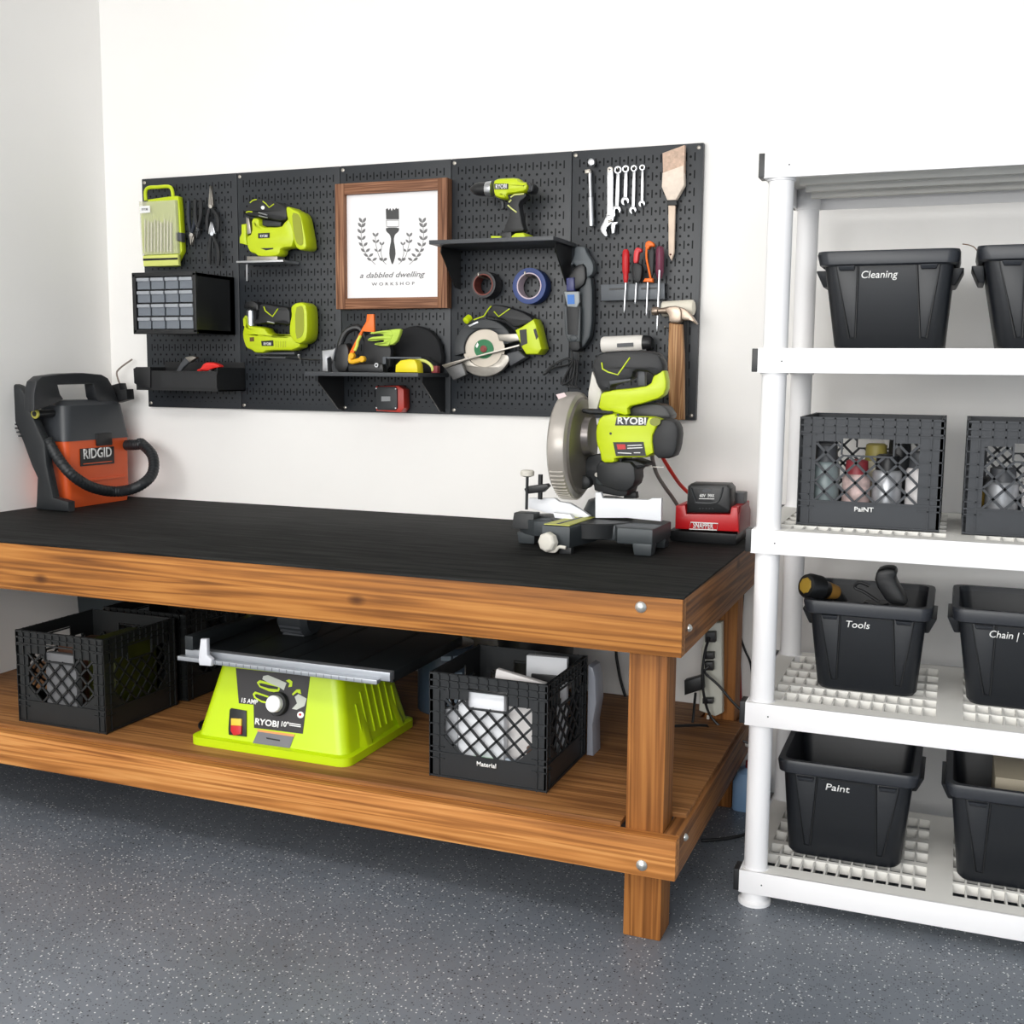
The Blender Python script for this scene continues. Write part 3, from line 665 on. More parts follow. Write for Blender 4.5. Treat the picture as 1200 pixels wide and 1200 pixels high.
wrench('combination wrench second from the adjustable one, with a dull shorter shank', q((428, 145))[0], q((420, 445))[0], .0105, .0125, .005)
wrench('slim combination wrench third from the adjustable one', q((505, 140))[0], q((493, 530))[0], .0095, .011, .0042)
wrench('thinnest combination wrench, at the right end of the row', q((583, 132))[0], q((577, 470))[0], .0085, .0098, .0036)
t = root_at(711, 278, YW, 'adjustable_wrench', 'chrome adjustable wrench hanging beside the ratchet', 'wrench')
wslab('handle', SIL, t, q((248, 140), (268, 122), (290, 122), (310, 140), (305, 520), (330, 560), (320, 600), (235, 620), (250, 540)), YW-.005, YW+.006, .002, 1)
MB().ring(P(*q((279, 152))[0], Y=YW-.0065), Y_, .0082, .005, .006, 20).build('hang_ring', STEEL, t)
wslab('fixed_jaw', SIL, t, q((250, 570), (320, 580), (300, 650), (235, 700), (255, 770), (235, 782), (195, 740), (185, 700), (215, 640)), YW-.008, YW+.007, .002, 1)
wslab('moving_jaw', SIL, t, q((290, 640), (355, 640), (328, 670), (318, 745), (295, 755), (285, 690)), YW-.007, YW+.006, .002, 0)
MB().lathe(P(*q((262, 640))[0], Y=YW-.006), V((1, 0, .3)), [(0, .005), (.014, .005)], 12).build('worm_screw', STEEL, t)
# --- brush
q = zm(660, 160, 3.53); YW2 = -.05
t = root_at(785, 303, YW2, 'wide_paintbrush', 'large worn paintbrush hanging bristles up at the right of the pegboard', 'paintbrush')
wslab('bristles', mat('tan_bristles', (204, 176, 156), .8, var=.2, vscale=90, bump=.3), t, q((410, 68), (502, 34), (500, 150), (480, 140), (412, 165)), YW2-.006, YW2+.016, .003, 0)
wslab('head_block', mat('worn_white_wood', (232, 216, 200), .6, var=.08, vscale=70), t, q((410, 150), (498, 118), (500, 200), (465, 262), (430, 264), (407, 208)), YW2-.009, YW2+.018, .003, 0)
wslab('collar', BLK, t, q((428, 262), (468, 262), (470, 284), (430, 284)), YW2-.008, YW2+.014, .002, 0)
wslab('handle', mat('bare_handle_wood', (226, 204, 184), .55, var=.06), t, q((434, 284), (463, 284), (458, 480), (447, 512), (435, 490)), YW2-.004, YW2+.01, .003, 0)
MB().cyl(P(*q((444, 488))[0], Y=YW2-.005), P(*q((444, 488))[0], Y=YW2), .003, n=10).build('hang_hole', mat('dark_hole_wood', (90, 40, 30), .8), t)
# --- screwdriver rack and screwdrivers
q = zm(690, 270, 8.571)
t = root_at(738, 352, -.04, 'tool_rack', 'grey steel screwdriver rack with two slots', 'tool rack')
wslab('rack_face', mat('grey_steel_rack', (84, 88, 93), .45, metal=.3), t, q((122, 545), (760, 528), (762, 690), (122, 708)), -.062, -.058, .001, 0)
for sl in (q((205, 580), (360, 575), (360, 595), (205, 602)), q((525, 575), (690, 570), (690, 590), (525, 596))):
    wslab('slot', BLK2, t, sl, -.0625, -.0605, 0, 0)
for e in (q((122, 545), (760, 528), (760, 540), (122, 556)), q((122, 694), (762, 678), (762, 690), (122, 708))): wslab('rack_flange', mat('grey_steel_rack', (84, 88, 93), .45, metal=.3), t, e, -.061, YP-.0005, .001, 0)
def shaft(t, a, b, Y, r=.0028, tip=True):
    pa, pb = P(*a, Y=Y), P(*b, Y=Y)
    MB().lathe(pa, pb-pa, [(0, r), (.86, r), (.95, r*.9), (1, r*.35)], 10, True, True).build('shaft', SIL, t)
YV = -.074
t = root_at(731, 366, YV, 'screwdriver', 'screwdriver with a plain red fluted handle, leftmost in the rack', 'screwdriver', 'screwdrivers in the rack')
pa, pb = P(*q((372, 190))[0], Y=YV), P(*q((372, 525))[0], Y=YV)
MB().lathe(pa, pb-pa, [(0, .006), (.06, .010), (.2, .0115), (.65, .0115), (.75, .008), (.85, .0085), (1, .006)], 8, True, True).build('handle', RED, t, bevel=.001)
shaft(t, q((372, 525))[0], q((355, 832))[0], YV)
t = root_at(744, 357, YV, 'screwdriver', 'screwdriver with a hooked red top and black lower grip', 'screwdriver', 'screwdrivers in the rack')
wslab('handle_top', mat('coral_red_plastic', (214, 56, 62), .4), t, q((440, 330), (450, 200), (480, 165), (525, 180), (530, 215), (500, 220), (490, 330)), YV-.011, YV+.011, .005, 1)
wslab('handle_grip', BLK, t, q((440, 325), (495, 325), (540, 360), (520, 525), (445, 525), (428, 400)), YV-.012, YV+.012, .006, 1)
shaft(t, q((478, 525))[0], q((465, 745))[0], YV)
t = root_at(757, 370, YV, 'screwdriver', 'screwdriver with a bright orange open-frame handle, tallest in the rack', 'screwdriver', 'screwdrivers in the rack')
ORB = mat('bright_orange_plastic', (244, 112, 20), .4)
wslab('handle_cap', ORB, t, q((560, 160), (570, 115), (605, 100), (645, 120), (655, 165), (610, 160), (598, 190), (575, 190)), YV-.012, YV+.012, .004, 1)
wslab('handle_foot', ORB, t, q((540, 515), (560, 480), (640, 478), (640, 522)), YV-.012, YV+.012, .004, 0)
MB().tube(px(q((580, 180), (580, 280), (600, 380), (620, 480)), YV-.008), .0032, n=8, smooth=3).build('handle_bow', ORB, t)
wslab('handle_core', BLK, t, q((595, 190), (655, 165), (655, 300), (640, 480), (590, 480), (575, 350)), YV-.002, YV+.011, .004, 1)
shaft(t, q((592, 520))[0], q((578, 862))[0], YV)
t = root_at(770, 388, YV, 'screwdriver', 'screwdriver with a translucent plum handle, rightmost in the rack', 'screwdriver', 'screwdrivers in the rack')
pa, pb = P(*q((716, 160))[0], Y=YV), P(*q((710, 485))[0], Y=YV)
MB().lathe(pa, pb-pa, [(0, .007), (.05, .0115), (.2, .013), (.8, .0125), (.92, .009), (1, .007)], 8, True, True).build('handle', mat('plum_plastic', (104, 40, 64), .3), t, bevel=.001)
shaft(t, q((710, 400))[0], q((685, 1015))[0], YV-.013, .0034)
# --- hammer and mallet
t = root_at(795, 375, -.05, 'mallet', 'mallet with a fat off-white head, hung behind the claw hammer', 'mallet')
pa, pb = P(*q((735, 790))[0], Y=-.055), P(*q((1062, 775))[0], Y=-.055)
MB().lathe(pa, pb-pa, [(0, .018), (.03, .0225), (.9, .0235), (.97, .022), (1, .017)], 28, True, True).build('mallet_head', mat('ivory_rubber', (226, 220, 204), .6), t)
pa, pb = P(803, 368, Y=-.055), P(801, 488, Y=-.04)
MB().lathe(pa, pb-pa, [(0, .010), (.4, .011), (.8, .014), (1, .012)], 14, True, True).build('mallet_handle', BLK, t)
YH = -.112
t = root_at(791, 491, YH, 'claw_hammer', 'claw hammer with a steel head and worn wooden handle', 'hammer')
wslab('handle', wood('hammer_handle_wood', 2, (110, 72, 44), (166, 122, 82), (204, 166, 122), 3., 2.2, knots=False), t, [(783.5, 378), (799, 380), (801, 420), (801, 492), (784, 493), (782, 430)], YH-.004, YH+.022, .006, 0)
HS = mat('worn_hammer_steel', (158, 142, 128), .35, metal=.85, var=.15, vscale=50)
wslab('head_cheek', HS, t, q((760, 800), (790, 765), (890, 755), (930, 800), (925, 930), (805, 930), (800, 850)), YH-.010, YH+.026, .004, 1)
pa, pb = P(*q((805, 805))[0], Y=YH+.008), P(*q((638, 812))[0], Y=YH+.008)
MB().lathe(pa, pb-pa, [(0, .012), (.35, .009), (.6, .0085), (.66, .0125), (.95, .0125), (1, .011)], 18, True, True).build('striking_face', HS, t)
wslab('claw', HS, t, q((880, 760), (950, 780), (1010, 825), (1088, 935), (1075, 945), (1020, 905), (920, 900), (900, 850)), YH-.004, YH+.02, .003, 1)
# --- heat gun
t = root_at(738, 452, -.06, 'heat_gun', 'white and black heat gun hung behind the miter saw handle', 'heat gun')
pa, pb = P(706, 404, Y=-.075), P(754, 402, Y=-.075)
MB().lathe(pa, pb-pa, [(0, .022), (.04, .0245), (.9, .0245), (1, .023)], 28, True, True).build('barrel', mat('warm_white_plastic', (228, 224, 218), .5), t)
wslab('label_plate', GREY, t, [(723, 402.5), (742, 401.5), (742, 406), (723, 407)], -.1015, -.098, 0, 0)
pc = P(764, 402, Y=-.075); MB().lathe(pb, pc-pb, [(0, .0235), (.7, .022), (1, .017)], 24, True, True).build('rear_cap', BLK2, t)
wslab('handle', BLK2, t, [(740, 412), (757, 408), (773, 447), (769, 453), (760, 452)], -.09, -.055, .006, 0)
# --- hanging tray with tools
YTR = -.19
x0, x1 = P(156, 440, Y=YTR).x, .425; zt, zb_ = P(157, 430, Y=YTR).z, P(160, 457, Y=YTR).z
t = thing('hanging_tray', 'black steel tray hanging at the lower left of the pegboard', 'tray', ((x0+x1)/2, -.05, zb_))
mb = MB()
mb.box(x0+.01, x1, YTR+.01, YP-.001, zb_, zb_+.004).box(x0+.008, x1, YTR+.006, YTR+.009, zb_, zt-.012).box(x0+.006, x0+.009, YTR+.008, YP-.001, zb_, zt).box(x1-.003, x1, YTR+.008, YP-.001, zb_, zt).box(x0+.006, x1, YP-.004, YP-.001, zb_, zt+.02)
mb.build('tray_body', BLK2, t)
wslab('end_lip', BLK2, t, [(156, 432), (160, 430), (176, 430), (176, 454.5), (164, 454), (157, 449)], YTR, YTR+.012, .002, 0)
MB().box(x0+.12, x1, YTR+.001, YTR+.006, zb_+.01, zt-.02).build('front_band', BLK, t)
zf = zb_+.0045
q = zm(150, 400, 8)
t = thing('scraper', 'grey metal tool with a bent lever leaning in the hanging tray', 'hand tool', (P(*q((440, 350))[0], Y=-.12).x, -.12, zf))
wslab('lever', GREY, t, q((410, 362), (455, 365), (500, 260), (580, 190), (600, 150), (530, 150), (480, 220)), -.125, -.112, .003, 1)
mb = MB(); p = P(*q((430, 360))[0], Y=-.12); mb.tube([p, V((p.x+.006, -.12, zf+.006))], .006, n=8, smooth=1); mb.build('stem', DGREY, t)
wslab('head', STEEL, t, q((530, 150), (600, 135), (640, 150), (575, 200)), -.13, -.108, .003, 0)
t = thing('caulking_tool', 'red plastic hand tool lying in the hanging tray', 'hand tool', (P(*q((740, 290))[0], Y=-.12).x, -.12, zf))
wslab('red_cap', mat('bright_red_plastic', (232, 46, 40), .4), t, q((640, 285), (645, 260), (670, 260), (710, 200), (780, 195), (850, 220), (855, 245), (790, 255), (740, 280), (690, 275), (670, 290)), -.135, -.105, .005, 1)
mb = MB(); p = P(*q((770, 255))[0], Y=-.12); mb.cyl((p.x, -.12, p.z), (p.x+.01, -.12, zf), .012, n=12); mb.build('body', BLK2, t)
# --- things on the lower pegboard shelf
SZ = ZL_+.0004
def on_shelf(pts, Y):
    """outline measured in the picture at depth Y, seated on the shelf board"""
    v = px(pts, Y); lo = min(p.z for p in v); return [V((p.x, p.y, max(SZ, p.z) if abs(p.z-lo) > .012 else SZ)) for p in v]
q = zm(350, 360, 12); q2 = zm(430, 360, 10.91)
t = thing('speed_square', 'orange plastic rafter square standing on the pegboard shelf', 'square', (P(*q((700, 880))[0], Y=-.14).x, -.14, SZ))
v = on_shelf(q((590, 880), (690, 680), (890, 300), (950, 200), (960, 100), (1052, 98), (1062, 350), (900, 340), (660, 880)), -.15)
mb = MB(); mb.slab(v, (0, .010, 0), .001); mb.build('square_body', ORB, t)
t = thing('work_glove', 'lime and black work glove lying across the pegboard shelf', 'glove', (P(470, 430, Y=-.13).x, -.125, SZ))
GLV = mat('lime_fabric', (186, 214, 84), .8, bump=.3)
for f in (q((985, 360), (1060, 345), (1190, 325), (1300, 320), (1330, 420), (1240, 400), (1150, 375), (1050, 375)), q((945, 470), (1000, 420), (1190, 400), (1300, 400), (1300, 470), (1150, 460), (1050, 480)), q((1055, 530), (1060, 505), (1190, 490), (1300, 440), (1270, 545), (1180, 550))):
    wslab('finger', GLV, t, f, -.165, -.148, .005, 1)
wslab('back_of_hand', GLV, t, q((1180, 330), (1400, 300), (1440, 320), (1360, 520), (1190, 545)), -.162, -.140, .006, 1)
v = on_shelf(q((900, 400), (1060, 380), (1200, 480), (1300, 540), (1280, 890), (900, 890)), -.145); mb = MB(); mb.slab(chaikin([tuple(p) for p in v], 1), (0, .03, 0), .006); mb.build('cuff', BLK, t)
t = thing('cap', 'black domed cap at the right end of the lower pegboard shelf', 'cap', (P(487, 435, Y=-.1).x, -.09, SZ))
v = on_shelf(q2((250, 800), (290, 440), (340, 330), (420, 280), (520, 250), (620, 235), (720, 260), (800, 300), (880, 380), (930, 480), (960, 640), (930, 800)), -.06)
c = sum(v, V((0,0,0)))/len(v)
mb = MB(); mb.slab(v, (0, .034, 0), .012); mb.build('crown', mat('black_felt', (20, 21, 24), .85), t)
MB().slab(on_shelf(q2((250, 700), (500, 640), (760, 640), (900, 720), (900, 790), (250, 800)), -.085), (0, .03, 0), .006).build('brim', mat('black_felt', (20, 21, 24), .85), t)
t = thing('tape_measure', 'bright yellow tape measure on the lower pegboard shelf', 'tape measure', (P(477, 435, Y=-.2).x, -.19, SZ))
mb = MB(); mb.slab([V(p) for p in on_shelf(q2((355, 800), (360, 740), (420, 680), (540, 662), (610, 672), (640, 730), (650, 800)), -.215)], (0, .045, 0), .006); mb.build('case', YEL, t)
MB().slab(on_shelf(q2((600, 800), (600, 760), (660, 760), (660, 800)), -.217), (0, .05, 0), .002).build('tape_lip', BLK2, t)
t = thing('spring_clamp', 'yellow-jawed black clamp in front of the orange square', 'clamp', (P(417, 430, Y=-.19).x, -.185, SZ))
YCL = mat('amber_plastic', (236, 178, 30), .4)
MB().tube(px(q((730, 690), (730, 765), (800, 760), (880, 735)), -.205), .0075, n=10, smooth=3).build('jaw', YCL, t)
for c in ((732, 685), (880, 730)): MB().lathe(P(*q(c)[0], Y=-.213), Y_, [(0, .008), (.002, .010), (.016, .010), (.018, .008)], 16).build('jaw_pad', YCL, t)
v = on_shelf(q((690, 800), (900, 790), (1180, 800), (1190, 880), (690, 880)), -.2); mb = MB(); mb.slab(v, (0, .03, 0), .006); mb.build('bar', BLK2, t)
MB().ring(P(*q((1092, 815))[0], Y=-.209), Y_, .007, .0035, .008, 16).build('screw_ring', SIL, t)
MB().tube(px(q((790, 610), (820, 540), (830, 480), (870, 400)), -.19), .005, n=8, smooth=3).build('release_lever', mat('lime_grip', (214, 220, 90), .5), t)
t = thing('earmuffs', 'black and silver earmuffs at the left end of the lower pegboard shelf', 'earmuffs', (P(392, 432, Y=-.15).x, -.14, SZ))
MB().tube([P(*q((560, 860))[0], Y=-.14), P(*q((580, 560))[0], Y=-.13), P(*q((680, 340))[0], Y=-.12), P(*q((860, 300))[0], Y=-.11), P(*q((980, 520))[0], Y=-.1)], .011, n=10, smooth=4).build('headband', BLK2, t)
v = on_shelf(q((500, 880), (480, 640), (540, 520), (700, 500), (700, 880)), -.16); mb = MB(); mb.slab(chaikin([tuple(p) for p in v], 1), (0, .045, 0), .01); mb.build('ear_cup', BLK2, t)
v = on_shelf(q((330, 870), (325, 610), (480, 590), (520, 560), (480, 760), (440, 700), (400, 720), (410, 870)), -.165); mb = MB(); mb.slab(v, (0, .03, 0), .004); mb.build('silver_cup', SIL, t)
t = thing('metal_bracket', 'thin grey square bracket standing behind the tape measure', 'bracket', (P(460, 432, Y=-.17).x, -.165, SZ))
a, b = P(*q2((232, 640))[0], Y=-.165), P(*q2((700, 640))[0], Y=-.165)
mb = MB(); mb.box(a.x-.005, a.x+.006, -.172, -.16, SZ, a.z); mb.box(a.x-.005, b.x, -.17, -.162, a.z-.004, a.z+.001); mb.build('frame_bar', mat('grey_steel_rack', (84, 88, 93), .45), t)
t = thing('cable_coil', 'pale coiled cord with a dark red end beside the tape measure', 'cord', (P(500, 432, Y=-.15).x, -.17, SZ))
MB().tube([P(*c, Y=-.17) for c in q2((560, 690), (700, 680), (780, 710), (830, 760))]+[V((P(*q2((835, 790))[0], Y=-.17).x, -.165, SZ+.005))], .005, n=8, smooth=4).build('cord', mat('pale_lime', (216, 222, 120), .4), t)
MB().box(P(509, 430, Y=-.16).x-.006, P(512, 430, Y=-.16).x+.006, -.17, -.15, SZ, SZ+.022).build('red_end', mat('dark_red_plastic', (120, 24, 30), .5), t, bevel=.002)
# --- battery under the shelf
YQ = -.075
t = root_at(455, 484, -.05, 'tool_battery', 'black and red square tool battery fixed under the lower pegboard shelf', 'battery')
q = zm(340, 350, 5.4545)
wslab('battery_case', mat('brick_red_plastic', (188, 52, 40), .4), t, q((545, 560), (690, 555), (725, 580), (728, 700), (705, 728), (548, 718)), YQ+.006, -.024, .004, 0)
wslab('front_cover', DGREY, t, q((545, 575), (560, 562), (668, 562), (682, 580), (684, 700), (670, 714), (560, 712), (546, 698)), YQ, YQ+.01, .003, 0)
wslab('badge', mat('grey_badge', (150, 152, 154), .4), t, q((583, 625), (640, 625), (640, 655), (583, 656)), YQ-.001, YQ+.002, 0, 0)
for c in ((550, 574), (674, 577), (552, 698), (674, 700)): MB().lathe(P(*q(c)[0], Y=YQ+.0005), (0, -1, 0), [(0, .0028), (.002, .0024), (.0025, .001)], 10).build('screw', SIL, t)

# --- small peg hooks carrying the hung hand tools
def pin(label, c, Y):
    p = P(*c, Y=Y); o = MB().tube([V((p.x, YP+.001, p.z)), V((p.x, Y-.004, p.z)), V((p.x, Y-.007, p.z+.004))], .0018, n=8, smooth=3).build('peg_hook', STEEL); tag(o, label, 'hook', 'hooks on the pegboard')
q = zm(680, 180, 8)
for c, nm in (((355, 150), 'longest combination wrench'), ((428, 140), 'dull second combination wrench'), ((505, 135), 'slim third combination wrench'), ((583, 128), 'thinnest combination wrench'), ((279, 152), 'adjustable wrench'), ((88, 170), 'chrome ratchet'), ((846, 935), 'wide paintbrush')):
    pin('small peg hook holding the '+nm, q(c)[0], YW-.004)
q = zm(155, 210, 10)
for c, nm in (((915, 335), 'needle-nose pliers'), ((930, 655), 'slip-joint pliers with bright jaws'), ((690, 640), 'dark cutters beside the bit case'), ((768, 585), 'dark-handled middle pliers')):
    pin('small peg hook holding the '+nm, q(c)[0], -.048)
pin('small peg hook under the head of the claw hammer', (780, 384), -.105)
pin('small peg hook holding the white mallet', (809, 372), -.06)
# ------------------------------------------------------------------ things on the bench top
BZ = BT+.0065
def Pp(x, y, p0, n):
    """measured picture point on a tilted real face through p0 with normal n"""
    d = FW*FPX + RT*(x-600) + UP*(600-y); n = V(n)
    return CAM + d*((V(p0)-CAM).dot(n)/d.dot(n))
# --- shop vacuum
VX0, VX1, VY0, VY1 = -.170, -.035, -.405, -.085
t = thing('shop_vacuum', 'orange and dark grey shop vacuum with a black hose, on the bench', 'vacuum', ((VX0+VX1)/2, -.24, BZ))
VO = mat('vacuum_orange', (224, 92, 40), .4)
def rrect(x0, x1, y0, y1, r, z, n=4):
    o = []
    for cx, cy, a0 in ((x1-r, y0+r, -PI/2), (x1-r, y1-r, 0), (x0+r, y1-r, PI/2), (x0+r, y0+r, PI)):
        for k in range(n+1): a = a0+PI/2*k/n; o.append(V((cx+r*math.cos(a), cy+r*math.sin(a), z)))
    return o
mb = MB(); mb.loopstack([rrect(VX0+.004, VX1-.006, VY0+.006, VY1-.006, .02, BZ), rrect(VX0, VX1-.001, VY0+.001, VY1-.001, .022, BZ+.03), rrect(VX0, VX1, VY0, VY1, .022, 1.05)]); mb.build('drum', VO, t)
MB().box(VX1-.002, VX1+.004, VY0+.03, VY1-.03, .90, .908).build('drum_rib', VO, t, bevel=.002)
VG = mat('vacuum_grey', (58, 61, 65), .4)
mb = MB(); mb.loopstack([rrect(VX0-.002, VX1+.003, VY0-.004, VY1+.004, .024, 1.045), rrect(VX0, VX1-.002, VY0+.004, VY1-.004, .03, 1.10), rrect(VX0+.006, VX1-.010, VY0+.012, VY1-.010, .036, 1.165), rrect(VX0+.02, VX1-.03, VY0+.03, VY1-.03, .03, 1.182)]); mb.build('motor_lid', VG, t)
mb = MB()                                      # carry handle
hx = VX1-.022
hp = [P(a, b, X=hx) for a, b in ((40, 482), (40, 462), (43, 447), (50, 441), (72, 438), (98, 437), (120, 439), (127, 443), (134, 456), (142, 478), (115, 470), (112, 465), (110, 450), (68, 451), (71, 462), (75, 468), (60, 475))]
mb.slab(hp, (-.045, 0, 0), .005); mb.build('carry_handle', mat('vacuum_black', (36, 38, 41), .45), t)
MB().box(VX1-.001, VX1+.008, -.262, -.185, 1.022, 1.066).build('latch', BLK2, t, bevel=.004)
pl = [P(*c, X=VX1+.0015) for c in ((93.5, 526), (133, 523), (133.5, 543), (94, 546.5))]
MB().slab(pl, (.002, 0, 0), 0).build('name_plate', BLK2, t)
nrm = (pl[1]-pl[0]).normalized()
text('lettering', 'RIDGID', PRINT, t, (pl[0]+pl[1])/2*.42+(pl[2]+pl[3])/2*.58+V((.0028, 0, 0)), (0, 1, 0), (0, 0, 1), .034, .140, bold=.02)
p = (pl[2]*.88+pl[1]*.12); MB().box(VX1+.003, VX1+.0042, pl[0].y+.012, pl[1].y-.012, p.z, p.z+.003).build('plate_line', VO, t)
c = P(40.5, 485, Y=-.478); MB().cyl(c+Y_*.002, V((c.x, VY0+.01, c.z)), .013, n=16).build('port_stub', BLK2, t)
MB().lathe(c+Y_*.006, (0, -1, 0), [(0, .016), (.005, .016), (.007, .011)], 20).build('hose_port', mat('brass_yellow', (176, 170, 70), .5), t)
MB().lathe(c, (0, -1, 0), [(.0005, .009), (.0035, .008)], 16).build('port_plug', BLK2, t)
HB = mat('hose_black', (31, 34, 37), .5)
hose = [V((VX1-.02, VY1-.02, 1.015)), V((.02, VY1-.02, 1.02)), P(166, 520, Y=-.10), P(179, 535, Y=-.13), P(178, 556, Y=-.18), P(160, 571, Y=-.24), P(135, 576, X=.03), P(108, 571, X=.02), P(85, 557, X=.005), P(68, 537, Y=-.44), P(55, 515, Y=-.45)]
mb = MB(); mb.tube(hose, lambda u: .0185+.0009*math.sin(u*420), n=14, smooth=22); mb.build('hose', HB, t)
wd = [P(*c, Y=-.475) for c in ((1.5, 463), (3, 455), (8, 450.5), (14, 449.5), (21, 452), (27, 459), (31, 469), (34, 480), (43, 500), (52, 520), (54, 545), (62, 583), (80, 588), (80, 592)) ]
wd += [V((wd[-1].x, -.475, BZ+.001)), V((P(41, 596, Y=-.475).x, -.475, BZ+.001))]+[P(*c, Y=-.475) for c in ((42, 585), (43, 560), (36, 545), (27, 520), (19, 500), (8, 480))]
mb = MB(); mb.slab(wd, (0, .035, 0), .008); mb.build('floor_wand', HB, t)
mb = MB()
for k in range(9):
    a = P(4+k*2.3, 474+k*4.6, Y=-.47); mb.box(a.x+.004, a.x+.02, -.478, -.47, a.z-.0022, a.z+.0022)
mb.build('wand_ribs', HB, t)
MB().tube([V((VX1-.03, VY1-.015, 1.17)), V((VX1-.028, VY1+.004, 1.20)), P(137, 440, Y=-.055), P(140, 432, Y=-.05), P(155, 421, Y=-.03)], .0032, n=8, smooth=4).build('wire_hook', mat('copper_grey_wire', (150, 138, 130), .4, metal=.5), t)
wslab('cord_wrap', BLK2, t, [(128, 452), (139, 449), (141, 457), (148, 456), (149, 468), (135, 472)], VY1-.03, VY1+.01, .003, 0)
# --- mitre saw
CG = mat('cast_grey', (58, 63, 66), .45, metal=.2); CB = mat('cast_black', (28, 30, 32), .5)
SMK = mat('smoky_guard', (168, 162, 155), .3, metal=.25); FEN = mat('bright_fence', (236, 238, 242), .4)
t = thing('miter_saw', 'lime and black miter saw with a smoky blade guard, standing on the bench', 'miter saw', (1.84, -.42, BZ))
mb = MB(); pts = [(1.640, -.47), (1.700, -.52), (1.735, -.50), (1.925, -.50), (1.945, -.545), (2.04, -.545), (2.045, -.36), (1.95, -.30), (1.76, -.29), (1.640, -.36)]
mb.slab([V((x, y, .845)) for x, y in pts], (0, 0, .043), .004); mb.build('base_casting', CG, t)
for x, y in ((1.66, -.455), (2.012, -.52), (2.012, -.37), (1.67, -.37)):
    MB().frustum((x-.022, x+.026, y-.024, y+.024), BZ, (x-.027, x+.028, y-.026, y+.028), .850).build('foot', CG, t, bevel=.006)
MB().lathe((1.835, -.42, .850), Z_, [(0, .115), (.038, .118), (.041, .115)], 40).build('turntable', CB, t)
mb = MB(); mb.slab([V((x, y, .832)) for x, y in ((1.753, -.60), (1.83, -.60), (1.86, -.44), (1.78, -.40))], (0, 0, .058), .004); mb.build('turntable_arm', CG, t)
MB().frustum((1.80, 1.835, -.60, -.575), BZ, (1.80, 1.835, -.60, -.575), .834).build('arm_foot', CB, t, bevel=.003)
kz = .8915
MB().slab([V((1.757, -.598, kz)), V((1.829, -.598, kz)), V((1.838, -.36, kz)), V((1.785, -.30, kz))], (0, 0, .002), 0).build('kerf_plate', mat('pale_olive_plate', (196, 196, 98), .5), t)
MB().slab([V((1.787, -.585, kz+.0021)), V((1.797, -.585, kz+.0021)), V((1.818, -.34, kz+.0021)), V((1.810, -.34, kz+.0021))], (0, 0, .0006), 0).build('kerf_slot', BLK2, t)
KN = mat('ivory_knob', (214, 210, 200), .45)
c = P(646, 635, Y=-.615); MB().lathe(c+V((0, .02, 0)), V((-.25, -1, 0)), [(0, .014), (.012, .018), (.018, .027), (.036, .0265), (.042, .021), (.044, .01)], 8).build('mitre_knob', KN, t, bevel=.002)
MB().tube(px([(641, 645), (650, 646), (655, 641), (663, 642)], -.618), .0045, n=8, smooth=4).build('lock_lever', KN, t)
# fences
mb = MB(); mb.slab([P(*c, Y=-.425) for c in ((697.5, 607), (697.5, 577), (704, 577), (706, 584), (759, 586), (764, 584), (775, 584), (774.5, 611), (735, 607))], (0, .018, 0), .0015); mb.build('right_fence', FEN, t)
mb = MB(); mb.slab([P(*c, Y=-.425) for c in ((619, 595), (619, 584), (650, 584), (655, 588), (668, 590), (683, 599), (691, 605), (683, 607), (640, 601))], (0, .018, 0), .0015); mb.build('left_fence', FEN, t)
MB().box(1.66, 1.775, -.44, -.40, .875, .893).build('fence_base', CB, t, bevel=.003)
MB().slab([P(*c, Y=-.47) for c in ((648, 601), (668, 603), (672, 609), (650, 607))], (0, .02, 0), .001).build('fence_foot', FEN, t)
# work clamp at the left
MB().frustum((1.625, 1.69, -.50, -.44), .86, (1.63, 1.69, -.495, -.445), .905).build('clamp_block', CB, t, bevel=.003)
a, b = P(617, 597, Y=-.47), P(618, 555, Y=-.47); MB().cyl(a, b, .0042, n=12).build('clamp_screw', CB, t)
MB().lathe(P(618, 558.5, Y=-.47), Z_, [(0, .012), (.003, .019), (.014, .020), (.018, .016)], 20).build('clamp_knob', KN, t)
a, b = P(633, 585, Y=-.44), P(633.5, 556, Y=-.44); MB().cyl(a, b, .0066, n=14).build('clamp_post', BLK2, t)
MB().slab([P(*c, Y=-.47) for c in ((614, 573), (618, 570), (640, 567), (643, 570), (636, 577), (616, 579))], (0, .025, 0), .003).build('clamp_arm', BLK2, t)
# arm, pivot and blade head
mb = MB(); mb.lathe((1.855, -.33, .884), Z_, [(0, .075), (.02, .072), (.05, .058), (.06, .03)], 30); mb.build('pivot_dome', CG, t)
q = zm(590, 530, 6)
wslab('saw_arm', CB, t, q((570, 70), (600, 20), (800, 0), (830, 60), (900, 50), (960, 70), (1000, 90), (990, 105), (930, 120), (905, 180), (880, 260), (860, 320), (640, 280), (630, 220), (545, 190), (450, 160), (440, 120)), -.40, -.30, .005, 1)
MB().tube(px(q((745, 10), (770, 40), (775, 110), (800, 180)), -.412), .006, n=8, smooth=3).build('arm_spring', CG, t)
MB().tube(px(q((815, 0), (822, 60), (812, 90)), -.415), .0045, n=8, smooth=3).build('arm_lever', BLK2, t)
for c in ((800, 120), (765, 165)): MB().lathe(P(*q(c)[0], Y=-.402), Y_, [(0, .0035), (.004, .0045)], 10).build('pivot_bolt', STEEL, t)
MB().box(P(*q((1000, 100))[0], Y=-.35).x-.01, P(*q((1130, 100))[0], Y=-.35).x, -.352, -.348, P(*q((1000, 100))[0], Y=-.35).z-.001, P(*q((1000, 100))[0], Y=-.35).z+.001).build('dust_bag_wire', STEEL, t)
